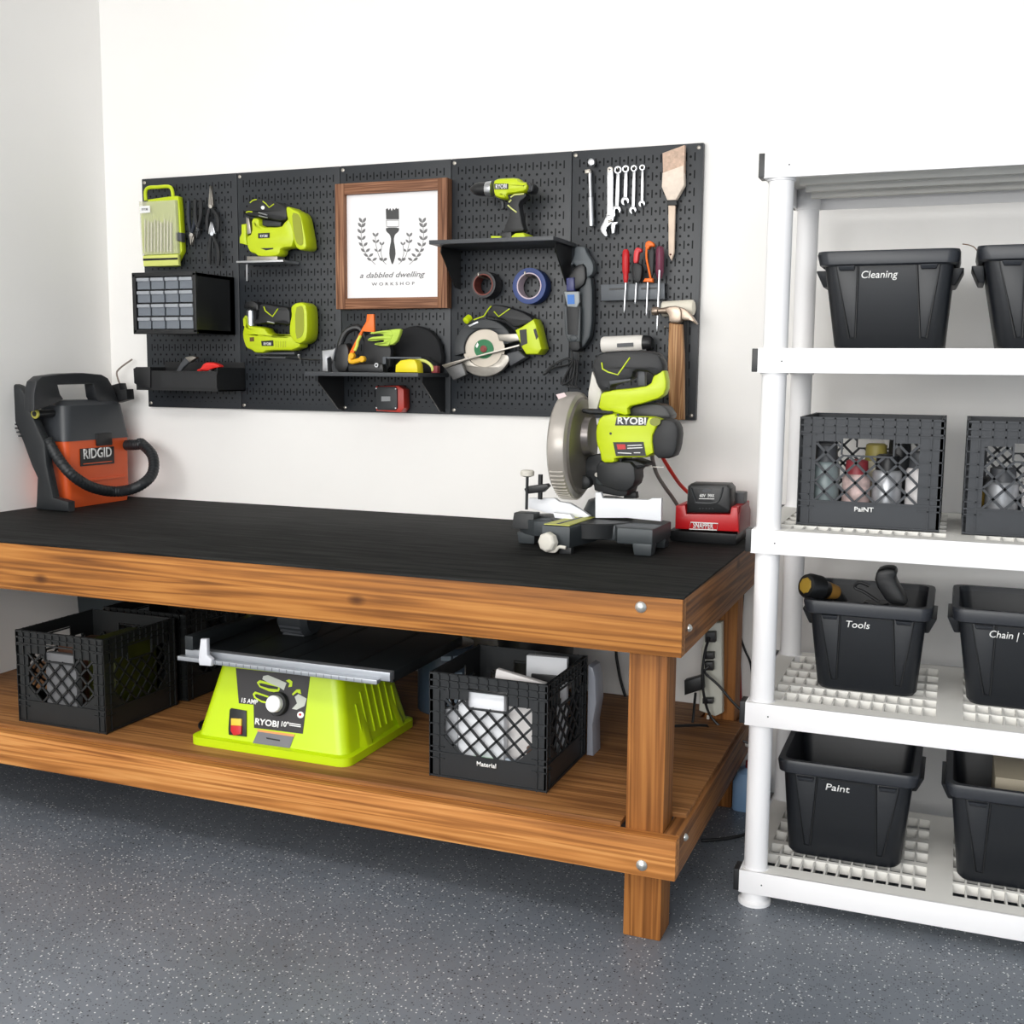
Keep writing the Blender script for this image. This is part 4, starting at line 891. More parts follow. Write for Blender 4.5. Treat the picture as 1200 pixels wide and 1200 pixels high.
wslab('arm_web', CG, t, q((690, 40), (730, 20), (740, 200), (700, 240), (640, 225), (650, 150)), -.415, -.35, .006, 1)
MB().lathe(P(*q((560, 215))[0], Y=-.43), Y_, [(0, .012), (.004, .0185), (.04, .0185), (.044, .012)], 20).build('bevel_knob', CB, t)
MB().lathe(P(*q((655, 158))[0], Y=-.418), Y_, [(0, .006), (.01, .006)], 12).build('pivot_bolt', STEEL, t)
wslab('rear_knob', CB, t, q((850, 285), (930, 280), (935, 325), (840, 325)), -.35, -.32, .004, 0)
gx, gy, gz, gr = 1.742, -.415, 1.092, .150
MB().lathe((gx, gy, gz), X_, [(0, .118), (.003, .138), (.010, .147), (.020, .1495), (.042, .1495), (.052, .146), (.058, .134), (.060, .10)], 56).build('blade_guard', SMK, t)
mb = MB()
for k in range(16):
    a = math.radians(205+k*5.2); c = V((gx+.014, gy+math.cos(a)*.1490, gz+math.sin(a)*.1490)); mb.obox(c+V((.016, 0, 0)), (X_, V((0, -math.sin(a), math.cos(a))), V((0, math.cos(a), math.sin(a)))), (.019, .0014, .0022))
mb.build('guard_ribs', mat('guard_shade', (196, 190, 182), .4), t)
MB().lathe((gx+.058, gy, gz), X_, [(0, .135), (.006, .13), (.008, .11)], 44).build('guard_side', mat('guard_dark', (112, 106, 100), .35, metal=.3), t)
q = zm(630, 390, 5.32)
wslab('warning_mark', mat('pale_pink_label', (222, 200, 200), .6), t, q((115, 385), (165, 372), (180, 395), (130, 415)), gy-gr*.42-.06, gy-gr*.42-.058, 0, 0)
YM = -.445
pc = P(*q((270, 640))[0], Y=-.40); pd = P(*q((380, 640))[0], Y=-.40)
MB().lathe(pc-(pd-pc)*.3, pd-pc, [(0, .056), (.03, .056), (.05, .05)], 32).build('gear_housing', mat('housing_grey', (128, 122, 120), .3, metal=.5), t)
wslab('motor_housing', LIME, t, q((358, 600), (385, 520), (480, 500), (490, 522), (765, 525), (735, 600), (712, 650), (725, 778), (482, 780), (480, 812), (395, 812), (385, 745), (362, 690)), YM, -.34, .009, 1)
wslab('motor_cap', BLK, t, q((705, 650), (735, 590), (770, 535), (850, 545), (880, 610), (868, 720), (840, 785), (722, 782)), YM+.004, -.37, .010, 1)
wslab('dark_rear_block', BLK2, t, q((565, 465), (690, 435), (790, 450), (840, 530), (760, 560), (570, 530)), -.39, -.31, .006, 1)  # dark block behind the motor and handle
wslab('name_plate', BLK2, t, q((493, 527), (690, 527), (675, 578), (482, 578)), YM-.0016, YM+.004, 0, 0)
wtext('lettering', 'RYOBI', PRINT, t, q((586, 570))[0], YM-.002, .0185, .079, bold=.03)
wslab('side_badge', mat('olive_badge', (130, 136, 50), .5), t, q(*[(732+34*math.cos(k*PI/8), 555+26*math.sin(k*PI/8)) for k in range(16)]), YM-.001, YM+.01, 0, 0)
wslab('rating_plate', BLK2, t, q((470, 682), (660, 680), (675, 768), (488, 768)), YM-.0016, YM+.004, 0, 0)
strokes('rating_print', PRINT, t, [q((500, 748), (585, 752)), q((560, 720), (655, 716)), q((560, 704), (650, 700)), q((600, 748), (640, 748))], YM-.002, .0014, 1)
wslab('rating_mark', RED, t, q((492, 695), (545, 695), (550, 725), (500, 728)), YM-.0024, YM-.001, 0, 0)
for c in ((455, 628), (500, 512)): MB().lathe(P(*q(c)[0], Y=YM-.001), Y_, [(0, .0035), (.006, .0035)], 10).build('housing_screw', BLK2, t)
wslab('handle_frame', LIME, t, q((395, 372), (470, 355), (590, 345), (700, 328), (722, 262), (785, 215), (806, 330), (780, 400), (640, 445), (560, 460), (565, 520), (480, 500), (375, 480), (385, 420)), YM+.03, -.365, .007, 1)
wslab('handle_grip', BLK, t, q((335, 190), (380, 120), (560, 108), (740, 115), (785, 190), (780, 245), (722, 275), (690, 245), (600, 235), (590, 290), (460, 328), (455, 368), (400, 372), (362, 330), (340, 240)), YM+.022, -.36, .014, 1)
strokes('accent_stripe', LIME, t, [q((400, 185), (405, 225), (440, 245), (500, 262), (575, 155))], YM+.021, .0022, 1)
wslab('trigger', GREY, t, q((445, 300), (580, 285), (580, 300), (450, 325)), YM+.02, -.40, .003, 0)
wslab('safety_link', GREY, t, q((622, 240), (668, 236), (670, 330), (625, 330)), YM+.045, -.38, .002, 0)
wslab('rear_shield', mat('pale_shield', (212, 208, 200), .5), t, q((340, 240), (400, 370), (370, 475), (310, 475), (315, 370)), YM+.06, -.372, .003, 0)
strokes('linkage', CB, t, [q((260, 480), (330, 495), (470, 500))], YM+.01, .006, 1)
wslab('arm_neck', CB, t, q((365, 800), (480, 800), (600, 810), (610, 940), (540, 1000), (370, 940)), -.425, -.33, .004, 1)
# --- cords on the bench
o = MB().tube([P(764, 513, Y=-.35), P(768, 517, Y=-.33), P(776, 535, Y=-.28), P(790, 558, Y=-.2), P(803, 574, Y=-.10), V((2.10, -.034, .875)), V((2.20, -.022, BZ+.008)), V((2.225, -.016, BZ+.006))], .0055, n=8, smooth=5).build('extension_cord', mat('red_cord', (206, 52, 40), .4)); tag(o, 'bright red power cord running from the miter saw motor down behind the red charger', 'cord')
MB().lathe(P(763, 511, Y=-.35), V((.35, .3, -.9)), [(0, .010), (.02, .012), (.035, .007)], 12).build('plug', mat('red_cord', (206, 52, 40), .4), o)
o = MB().tube([P(764, 530, Y=-.33), P(765, 540, Y=-.3), P(770, 556, Y=-.24), P(780, 572, Y=-.18), P(788, 583, Y=-.12), V((2.03, -.035, BZ+.02)), V((2.06, -.025, BZ+.006))], .0058, n=8, smooth=5).build('cord', mat('grey_cord', (128, 124, 118), .5)); tag(o, 'grey power cord hanging from the miter saw beside the red cord', 'cord')
# --- battery charger
CR = mat('charger_red', (190, 24, 30), .35)
t = thing('battery_charger', 'red battery charger with a black base holding a black battery, right of the miter saw', 'battery charger', (2.115, -.15, BZ))
MB().frustum((2.018, 2.205, -.25, -.06), BZ, (2.012, 2.208, -.255, -.055), .848).build('charger_base', BLK2, t, bevel=.004)
q = zm(770, 540, 10)
mb = MB(); mb.slab(px(q((205, 800), (215, 530), (330, 515), (345, 620), (850, 625), (865, 540), (945, 545), (960, 838)), -.255), (0, .19, 0), .006); mb.build('charger_body', CR, t)
MB().slab([V((2.209, y, z)) for y, z in ((-.25, .85), (-.25, .905), (-.22, .925), (-.12, .925), (-.075, .90), (-.075, .85))], (.006, 0, 0), .002).build('side_panel', mat('dark_red_panel', (120, 20, 26), .4), t)
p = [P(*c, Y=-.2585) for c in q((395, 720), (715, 735), (700, 812), (378, 800))]
mb = MB(); mb.tube(p, .0016, n=6, smooth=1, closed=True); mb.build('badge_outline', PRINT, t)
text('lettering', 'SNAPPER', PRINT, t, (p[2]+p[3])/2+V((0, -.0006, .0035)), (1, 0, (p[1].z-p[0].z)/(p[1].x-p[0].x)), (0, 0, 1), .0165, .058, bold=.02)
MB().box(2.17, 2.208, -.16, -.10, .905, .955).build('battery_fins', GREY, t, bevel=.003)
bt = MB(); bt.slab(px(q((335, 620), (352, 300), (390, 270), (820, 282), (860, 330), (868, 560), (840, 622)), -.262), (0, .09, 0), .012); bt = bt.build('battery_pack', BLK2, t)
strokes('battery_ridge', DGREY, bt, [q((400, 320), (450, 460), (470, 490), (690, 490), (750, 400), (770, 310))], -.2625, .003, 3)
wslab('battery_badge', GREY, bt, q(*[(582+56*math.cos(k*PI/8), 350+20*math.sin(k*PI/8)) for k in range(16)]), -.2635, -.26, 0, 0)
wtext('lettering', '60V', PRINT, bt, q((532, 425))[0], -.2632, .0085, .017, bold=.03); wtext('lettering', '|MAX', PRINT, bt, q((632, 425))[0], -.2632, .0085, .018, bold=.03)
MB().slab(px(q((490, 440), (670, 443), (670, 450), (490, 448)), -.2632), (0, .002, 0)).build('battery_line', PRINT, bt)
for k in range(5): MB().lathe(P(*q((500+k*38, 560))[0], Y=-.2625), Y_, [(0, .0014), (.002, .0014)], 8).build('charge_light', GREY, bt)
# ------------------------------------------------------------------ things on the lower deck
D = DZ+.0006
LS = LIME2
# --- table saw
t = thing('table_saw', 'bright lime benchtop table saw with a black top, on the low shelf', 'table saw', (1.10, -.74, D))
r0, r1 = (.866, 1.336, -.926, -.555), (.915, 1.288, -.872, -.60)
mb = MB(); lo = lambda r, z, e=.0: rrect(r[0]-e, r[1]+e, r[2]-e, r[3]+e, .03, z)
mb.loopstack([lo(r0, D, .014), lo(r0, D+.022, .014), lo(r0, D+.026, .0), lo(r1, .505, 0)]); mb.build('cabinet', LS, t)
for sx, sy in ((1, 0), (0, 0), (1, 1)):                                   # corner buttresses
    xa, xb = (r0[1], r1[1]) if sx else (r0[0], r1[0]); ya, yb = (r0[3], r1[3]) if sy else (r0[2], r1[2]); s = 1 if sx else -1
    mb = MB(); mb.slab([V((xa-s*.01, ya+(-.0 if sy else .045), D+.02)), V((xa+s*.012, ya+(-.06 if sy else .10), D+.02)), V((xb+s*.001, yb+(-.04 if sy else .055), .46)), V((xb-s*.012, yb+(-.01 if sy else .02), .46))], (0, -.03 if sy else .03, 0), .003); mb.build('buttress', LS, t)
mb = MB()
for k in range(7):
    y = -.83+k*.034
    z0, z1 = D+.045, D+.135+.05*math.sin(k/6*PI); xf = lambda z: r0[1]+(r1[1]-r0[1])*(z-D-.026)/(.505-D-.026)
    mb.slab([V((xf(z0)-.004, y, z0)), V((xf(z0)+.004, y, z0)), V((xf(z1)+.003, y, z1)), V((xf(z1)-.006, y, z1))], (0, .006, 0))
mb.build('side_louvres', LS, t)
TSB = mat('black_table_metal', (42, 46, 48), .4, metal=.4); ALU = mat('aluminium_rail', (176, 180, 186), .35, metal=.7)
MB().box(.86, 1.478, -.93, -.50, .512, .541).build('saw_table', TSB, t, bevel=.003)
MB().box(.862, 1.482, -.956, -.931, .522, .545).build('front_rail', ALU, t, bevel=.002)
MB().box(.850, 1.455, -.975, -.956, .516, .528).build('rip_rail', ALU, t, bevel=.002)
mb = MB()
for k in range(22): mb.box(.95+k*.022, .9505+k*.022+(.0008), -.9752, -.9745, .518, .5265)
mb.build('rail_scale', BLK2, t)
mb = MB()
for x in (.98, 1.10, 1.17, 1.34): mb.box(x, x+.012, -.92, -.52, .5405, .5416)
mb.build('table_grooves', BLK2, t)
MB().box(.872, .898, -.97, -.62, .546, .585).build('rip_fence', TSB, t, bevel=.003)
mb = MB(); mb.slab([P(*c, Y=-.985) for c in ((234.5, 749), (242, 749), (242.5, 768), (248, 773), (247, 781), (233, 780), (232, 772))], (0, .016, 0), .004); mb.build('fence_lever', mat('light_grey_lever', (206, 208, 214), .4), t)
fp0, fn = V((0, r0[2], D+.026)), V((0, -(.505-D-.026), (r0[2]-r1[2]))) ; fn = V((0, -1, (r1[2]-r0[2])/(.505-D-.026))).normalized()
q = zm(250, 770, 9.23)
def ff(pts, e=.001): return [Pp(a, b, fp0+fn*e, fn) for a, b in q(*pts)]
def fslab(nm, m, pts, e=.0015, T=.0012, r=0): return MB().slab(ff(pts, e), -fn*T, r).build(nm, m, t)
fslab('front_panel', mat('charcoal_panel', (46, 44, 46), .45), ((243, 120), (1045, 205), (965, 830), (440, 765), (435, 515), (275, 500)))
fslab('arc_slot', LS, ((470, 275), (500, 250), (600, 275), (700, 300), (720, 345), (700, 385), (600, 370), (500, 325)), .0022)
fslab('arc_slot_opening', BLK2, ((492, 285), (520, 282), (700, 325), (695, 350), (600, 340), (510, 312)), .0029)
fslab('arc_slot', LS, ((425, 400), (450, 372), (620, 430), (610, 510), (520, 490), (440, 440)), .0022)
fslab('arc_slot_opening', BLK2, ((445, 405), (470, 400), (610, 445), (605, 490), (520, 470), (460, 435)), .0029)
fslab('bevel_scale', mat('pale_scale', (186, 190, 180), .5), ((540, 205), (590, 195), (700, 240), (790, 280), (760, 360), (720, 330), (600, 280), (530, 240)), .0024)
fslab('slot_end', LS, ((785, 255), (820, 240), (855, 265), (850, 320), (810, 325), (825, 285)), .0026)
fslab('bracket_plate', mat('pale_scale', (186, 190, 180), .5), ((880, 430), (920, 400), (1010, 450), (985, 530), (900, 570), (850, 560), (905, 500)), .0024)
fslab('slot_end', LS, ((850, 400), (900, 350), (940, 350), (950, 400), (920, 390), (905, 380), (860, 415)), .0028)
fslab('warning_ring', PRINT, tuple((942+36*math.cos(k*PI/8), 625+36*math.sin(k*PI/8)) for k in range(16)), .0024)
fslab('warning_dot', RED, tuple((938+14*math.cos(k*PI/8), 622+14*math.sin(k*PI/8)) for k in range(16)), .0030)
def ftext(s_, c, h, w): 
    p = ff((c,), .0022)[0]; return text('lettering', s_, PRINT, t, p, (1, 0, 0), V((0, -fn.z*-1, 1)).normalized() if False else fn.cross(X_)*-1 if (fn.cross(X_)).z < 0 else fn.cross(X_), h, w, bold=.03)
ftext('15 AMP', (385, 500), .012, .052); ftext('RYOBI', (575, 742), .016, .074); ftext('10"', (768, 752), .013, .022)
strokes('small_print', PRINT, t, [], 0) if False else None
mb = MB(); 
for y0 in (740, 760): mb.slab(ff(((820, y0-30), (945, y0-10), (945, y0), (820, y0-20)), .0022), -fn*.001)
mb.build('small_print', PRINT, t)
hub = ff(((712, 505),), .0)[0]
MB().lathe(hub, fn, [(0, .032), (.012, .032), (.016, .03)], 30).build('handwheel', BLK2, t)
MB().lathe(hub+fn*.016, fn, [(0, .022), (.014, .0225), (.017, .0205)], 30).build('handwheel_cap', WHT, t)
fslab('switch_plate', BLK2, ((175, 570), (190, 552), (355, 580), (355, 862), (165, 840), (160, 780)), .004, .004, .001)
fslab('switch_paddle', mat('warm_yellow', (232, 196, 60), .4), ((190, 662), (300, 668), (298, 745), (188, 738)), .010, .007, .001)
fslab('stop_paddle', RED, ((186, 738), (300, 745), (296, 835), (215, 850), (184, 800)), .011, .008, .002)
fslab('rating_plate', mat('grey_foil', (120, 120, 124), .35, metal=.5), ((480, 805), (870, 862), (825, 985), (425, 930)), .0022)
fslab('rating_strip', mat('peach_strip', (220, 150, 90), .5), ((470, 782), (880, 838), (870, 862), (480, 805)), .0022)
fslab('rating_print', BLK2, ((570, 868), (720, 895), (718, 910), (575, 885)), .003)
# --- tools lying on the saw table
TZ = .5418
t = thing('motor_tool', 'dark ribbed power tool motor lying on the table saw top', 'power tool', (1.10, -.62, TZ+.012))
c = P(352, 722, Y=-.66); c = V((c.x, -.66, TZ+.062))
mb = MB(); mb.lathe(c-X_*.055, X_, [(0, .04), (.015, .056), (.09, .060), (.105, .045)], 26); mb.build('motor_case', DGREY, t)
mb = MB()
for k in range(9): a = math.radians(200+k*17); mb.obox(c+V((.0, math.cos(a)*.0595, math.sin(a)*.0595)), (X_, V((0, -math.sin(a), math.cos(a))), V((0, math.cos(a), math.sin(a)))), (.035, .003, .003))
mb.build('cooling_fins', GREY, t)
t.location.z = TZ+.0; 
t = thing('green_tool', 'small olive green tool behind the fence lever of the table saw', 'hand tool', (.895, -.60, .5855))
MB().frustum((.845, .955, -.66, -.60), .5857, (.85, .95, -.655, -.61), .625).build('tool_body', mat('olive_plastic', (110, 118, 30), .5), t, bevel=.006)
MB().cyl((.875, -.668, .5935), (.875, -.63, .5935), .006, n=12).build('tool_knob', STEEL, t)
# --- milk crates
CRM = mat('crate_black', (27, 30, 33), .5); CRM2 = mat('crate_grey_black', (40, 44, 50), .5)
def crate_side(mb, W, H, ox, ax, out, win, hand, cut):
    """one moulded side: ox corner, ax along, out outward; ribs, lattice window and hand hole"""
    ax = V(ax); out = V(out)
    def bar(u0, u1, v0, v1, t0, t1): mb.obox(ox+ax*((u0+u1)/2)+Z_*((v0+v1)/2)+out*((t0+t1)/2), (ax, Z_, out), ((u1-u0)/2, (v1-v0)/2, (t1-t0)/2))
    u0, u1, v0, v1 = win[0]*W, win[1]*W, win[2]*H, win[3]*H
    h0, h1, hv0, hv1 = hand[0]*W, hand[1]*W, hand[2]*H, hand[3]*H
    th = .004
    bar(0, u0, 0, H, -th, 0); bar(u1, W, 0, H, -th, 0); bar(u0, u1, 0, v0, -th, 0)
    bar(u0, h0, v1, H, -th, 0); bar(h1, u1, v1, H, -th, 0); bar(h0, h1, hv1, H, -th, 0)
    for v in (H-.003, H*.925, H*.86, v0, .004): bar(0, W, v-.002, v+.002, 0, .004)
    for k in range(13):
        u = W*k/12
        bar(max(0, u-.0018), min(W, u+.0018), hv1 if h0 < u < h1 else v1, H, 0, .004)
        if u <= u0+.001 or u >= u1-.001: bar(max(0, u-.0018), min(W, u+.0018), 0, H, 0, .0035)
    for k in range(1, 8):
        v = v0*.3+k*H*.11
        bar(0, u0, v-.0015, v+.0015, 0, .0035); bar(u1, W, v-.0015, v+.0015, 0, .0035)
    bar(h0-.004, h0, hv0, v1+.004, -th, .003); bar(h1, h1+.004, hv0, v1+.004, -th, .003); bar(h0, h1, hv0-.004, hv0, -th, .003)
    def inside(u, v):
        if not (u0 <= u <= u1 and v0 <= v <= v1): return False
        if h0 < u < h1 and v > hv0-.002: return False
        if cut:
            if v-v0 < cut*H-(u-u0)*.9 or v-v0 < cut*H-(u1-u)*.9: return False
        return True
    if cut:
        for s in (0, 1):
            a = u0 if s == 0 else u1; b = u0+cut*H/.9 if s == 0 else u1-cut*H/.9
            pl = [ox+ax*a+Z_*v0, ox+ax*b+Z_*v0, ox+ax*a+Z_*(v0+cut*H)]
            mb.slab(pl, -out*th)
    st = .047
    for sg in (1, -1):
        k = -12
        while k < 22:
            c = k*st; run = None; N = 90
            for i in range(N+1):
                u = u0+(u1-u0)*i/N; v = v0+sg*(u-u0)+c
                ok = inside(u, v)
                if ok and run is None: run = (u, v)
                if run is not None and (not ok or i == N):
                    a, b = run, (u, v); L = math.hypot(b[0]-a[0], b[1]-a[1])
                    if L > .006:
                        mid = ox+ax*((a[0]+b[0])/2)+Z_*((a[1]+b[1])/2)-out*.0015; d = (ax+Z_*sg).normalized()
                        mb.obox(mid, (d, d.cross(out), out), (L/2, .0029, .0022))
                    run = None
            k += 1
def crate(label, x, y, z, W=.317, Dp=.315, H=.272, m=CRM, win=(.13, .87, .24, .76), hand=(.33, .66, .70, .88), cut=.14, group='milk crates'):
    t = thing('milk_crate', label, 'crate', (x+W/2, y+Dp/2, z), group)
    e = .0045
    mb = MB(); crate_side(mb, W, H, V((x, y+e, z)), X_, -Y_, win, hand, cut); mb.build('front_side', m, t, smooth=False)
    mb = MB(); crate_side(mb, W, H, V((x+W, y+Dp-e, z)), -X_, Y_, win, hand, cut); mb.build('back_side', m, t, smooth=False)
    mb = MB(); crate_side(mb, Dp-2*e, H, V((x+W-e, y+e, z)), Y_, X_, win, hand, cut); mb.build('right_side', m, t, smooth=False)
    mb = MB(); crate_side(mb, Dp-2*e, H, V((x+e, y+Dp-e, z)), -Y_, -X_, win, hand, cut); mb.build('left_side', m, t, smooth=False)
    mb = MB(); mb.box(x+e, x+W-e, y+e, y+Dp-e, z+.0005, z+.004)
    mb.build('crate_floor', m, t, smooth=False)
    return t
cr = crate('black milk crate at the right of the low bench shelf, holding white packets', 1.566, -.905, D)
p = P(570, 897, Y=-.9055); text('lettering', 'Material', PRINT, cr, V((p.x, -.9055, p.z-.004)), (1, 0, 0), Z_, .0115, .052, bold=.02)
crate('black milk crate at the left front of the low bench shelf', .277, -.968, D, m=mat('crate_shaded_black', (22, 24, 25), .5))  # crate black deepened for the shade under the bench
crate('black milk crate tucked behind the left front crate, beside the table saw', .285, -.615, D, m=mat('crate_shaded_black', (22, 24, 25), .5))
# contents of the right crate
def boxy(name, label, cat, c, half, m, rz=0., rx=0., ry=0., group=None, bev=.003, sink=None):
    mt = Matrix.Rotation(rz, 3, 'Z') @ Matrix.Rotation(ry, 3, 'Y') @ Matrix.Rotation(rx, 3, 'X')
    o = MB().obox(c, (mt @ X_, mt @ Y_, mt @ Z_), half).build(name, m, None, bevel=bev)
    return tag(o, label, cat, group)
PK = mat('white_packet', (226, 228, 232), .5, bump=.3, bscale=40); PK2 = mat('grey_packet', (140, 142, 146), .45, bump=.4, bscale=40)
F0 = D+.0045
boxy('packet', 'white packet standing tallest at the back of the right milk crate', 'packet', (1.80, -.675, F0+.140), (.055, .012, .138), PK, .1)
boxy('packet', 'dark card in front of the tallest white packet in the right milk crate', 'packet', (1.80, -.70, F0+.118), (.035, .004, .116), BLK2, .1)
boxy('packet', 'white flat packet tilted at the front rim of the right milk crate', 'packet', (1.772, -.842, F0+.140), (.068, .009, .128), mat('warm_white_packet', (238, 234, 232), .5), -.05, .0, .16)
boxy('packet', 'white box showing through the hand hole of the right milk crate', 'packet', (1.70, -.872, F0+.112), (.062, .014, .110), PK)
boxy('packet', 'grey pouch in the middle of the right milk crate', 'packet', (1.68, -.74, F0+.105), (.045, .02, .103), PK2, .5)
boxy('packet', 'light grey packet at the left edge of the right milk crate', 'packet', (1.607, -.865, F0+.085), (.025, .014, .083), mat('silver_packet', (176, 178, 182), .4, bump=.4), .1)
boxy('packet', 'green and white packet low behind the lattice of the right milk crate', 'packet', (1.715, -.889, F0+.030), (.035, .0045, .028), mat('green_packet', (84, 180, 90), .45, var=.5, vscale=40))
boxy('packet', 'silver packet low at the right of the right milk crate', 'packet', (1.80, -.889, F0+.034), (.032, .004, .032), mat('blue_grey_packet', (150, 160, 170), .4, var=.4, vscale=40))
boxy('packet', 'brown packet beside the green one in the right milk crate', 'packet', (1.84, -.872, F0+.05), (.02, .009, .048), mat('brown_packet', (92, 60, 44), .5))
# contents of the left crate; box and case darkened for the shade inside
boxy('packet', 'pale box behind the lattice of the left front milk crate', 'packet', (.43, -.945, F0+.105), (.055, .012, .103), mat('shaded_white_box', (96, 96, 98), .5))
boxy('packet', 'olive green tool case standing in the left front milk crate', 'tool case', (.50, -.78, F0+.118), (.05, .09, .116), mat('shaded_olive_case', (62, 66, 10), .5))
boxy('packet', 'brown card lying in the left front milk crate', 'packet', (.39, -.80, F0+.105), (.05, .07, .103), mat('brown_packet', (92, 60, 44), .5))
# dark tote behind the crates, can, bucket, bag
t = thing('storage_tote', 'dark grey plastic tote standing behind the left crates against the back wall', 'tote', (.12, -.15, D))
MB().frustum((-.12, .62, -.275, -.16), D, (-.135, .635, -.285, -.15), .60).build('tote_body', mat('tote_slate', (44, 52, 56), .5), t, bevel=.01)
MB().box(-.145, .645, -.287, -.146, .60, .635).build('tote_lid', mat('tote_slate', (44, 52, 56), .5), t, bevel=.006)
MB().box(.20, .225, -.310, -.293, .55, .62).build('lid_clip', GREY, t, bevel=.003)
t = thing('paint_can', 'blue-grey paint can with pale lettering standing behind the table saw', 'paint can', (1.36, -.36, D))
MB().lathe((1.36, -.36, D), Z_, [(0, .082), (.004, .085), (.20, .085), (.204, .082)], 32).build('can_body', mat('blue_grey_can', (60, 74, 88), .4), t)
MB().lathe((1.36, -.36, D+.2035), Z_, [(0, .083), (.003, .085), (.006, .078), (.0065, .02)], 32).build('can_lid', STEEL, t)
mb = MB()
for j in range(2):
    for k in range(6): z = D+.04+k*.026; a0 = -1.30+.42*j; a1 = a0+.34; mb.slab([V((1.36+.0858*math.cos(a), -.36+.0858*math.sin(a), z)) for a in (a0, (a0+a1)/2, a1)]+[V((1.36+.0858*math.cos(a), -.36+.0858*math.sin(a), z+.013)) for a in (a1, (a0+a1)/2, a0)], V((math.cos(a0+.17), math.sin(a0+.17), 0))*.0008)
mb.build('can_print', mat('pale_blue_print', (150, 168, 184), .5), t)
t = thing('bucket', 'black lidded bucket behind the right milk crate', 'bucket', (1.60, -.22, D))
MB().lathe((1.60, -.22, D), Z_, [(0, .10), (.25, .122), (.255, .122)], 36).build('bucket_body', BLK2, t)
MB().lathe((1.60, -.22, D+.256), Z_, [(0, .128), (.018, .128), (.022, .12), (.022, .02)], 36).build('bucket_lid', GREY, t)
t = thing('plastic_clamshell', 'slim pale plastic pack leaning on the right side of the right milk crate', 'packaging', (1.915, -.60, D))
mb = MB(); mb.slab([V((x, -.60, z)) for x, z in ((1.888, D), (1.906, D), (1.903, .36), (1.912, .42), (1.908, .49), (1.90, .515), (1.888, .52))], (0, .07, 0), .003); mb.build('pack_body', mat('cloudy_plastic', (150, 154, 164), .3), t)
# saw cord on the deck
o = MB().tube([V((.88, -.66, D+.05)), V((.835, -.66, D+.02)), V((.80, -.70, D+.004)), V((.775, -.78, D+.004)), V((.82, -.83, D+.004)), V((.845, -.78, D+.008)), V((.80, -.73, D+.012)), V((.77, -.70, D+.014)), V((.80, -.64, D+.006)), V((.83, -.62, D+.03))], .0045, n=8, smooth=5).build('cord', BLK2); tag(o, 'black power cord bunched on the low shelf left of the table saw', 'cord')
o = MB().tube([P(722, 745, Y=-.02)+Z_*.10, P(722, 762, Y=-.02), P(724, 780, Y=-.02), P(728, 800, Y=-.02), P(735, 822, Y=-.02), P(740, 830, Y=-.03)], .005, n=8, smooth=4).build('cord', BLK2); tag(o, 'black cord hanging down the wall behind the front bench leg', 'cord')
# --- power strip on the rear leg
YPS = -.1315
t = thing('power_strip', 'white power strip with black plugs, fixed upright to the rear bench leg', 'power strip', P(835, 845, Y=YPS-.02))
wslab('strip_body', mat('ivory_strip', (206, 206, 194), .45), t, [(827, 731), (846, 729), (846.5, 836), (838, 840), (818.5, 833), (822, 760)], YPS-.035, YPS-.0005, .006, 0)
for c, w_, h in (((832, 747), 6, 6), ((831, 769), 5, 4), ((830.5, 781), 5, 5), ((829, 822), 6, 3)):
    wslab('plug', BLK2, t, [(c[0]-w_, c[1]-h), (c[0]+w_, c[1]-h), (c[0]+w_, c[1]+h), (c[0]-w_, c[1]+h)], YPS-.060, YPS-.034, .003, 0)
wslab('adapter', BLK2, t, [(801.5, 798), (823, 792), (824, 808), (802, 815)], YPS-.07, YPS-.034, .004, 0)
def cord(label, pts, r, m, **k): o = MB().tube(pts, r, n=8, smooth=5).build('cord', m); return tag(o, label, 'cord')
Yc = YPS-.062
cord('black cord running down from the top plug of the power strip', [P(831, 747, Y=Yc), P(826, 765, Y=Yc), P(823, 790, Y=Yc-.012), P(825, 815, Y=Yc-.01), P(832, 838, Y=Yc), P(848, 855, Y=Yc), P(866, 866, Y=Yc), P(880, 872, Y=Yc)], .004, BLK2)
cord('black cord leading right from the middle plugs of the power strip', [P(831, 781, Y=Yc-.004), P(826, 788, Y=Yc-.006), P(842, 803, Y=Yc), P(858, 822, Y=Yc), P(872, 835, Y=Yc), P(885, 842, Y=Yc)], .004, BLK2)
cord('black cord dropping from the adapter on the power strip to the low shelf', [P(815, 812, Y=Yc-.004), P(813, 835, Y=Yc), P(812, 858, Y=Yc-.02), V((P(814, 870, Z=D+.005).x, -.23, D+.005)), V((2.0, -.30, D+.005)), V((1.93, -.33, D+.005))], .004, BLK2)
cord('white cord curving out of the bottom of the power strip', [P(830, 838, Y=YPS-.015), P(830, 850, Y=YPS-.02), P(837, 860, Y=YPS-.03), P(850, 864, Y=YPS-.02), P(868, 870, Y=YPS-.02), P(885, 878, Y=YPS-.02)], .0048, mat('white_cord', (212, 208, 200), .5))
XR = .02
cord('dark red cord hanging beside the rear bench leg', [P(868, 698, Y=-.02), P(866, 720, Y=-.02), P(864, 745, Y=-.02), P(866, 775, Y=-.02), P(867, 805, Y=-.02), P(868, 830, Y=-.02)], .0055, mat('maroon_cord', (140, 44, 44), .5))
cord('thin black cord hanging between the bench and the white shelving', [P(871, 695, Y=-.015), P(869, 720, Y=-.015), P(867, 742, Y=-.015), P(873, 762, Y=-.015), P(880, 780, Y=-.015), P(884, 820, Y=-.015)], .0036, BLK2)
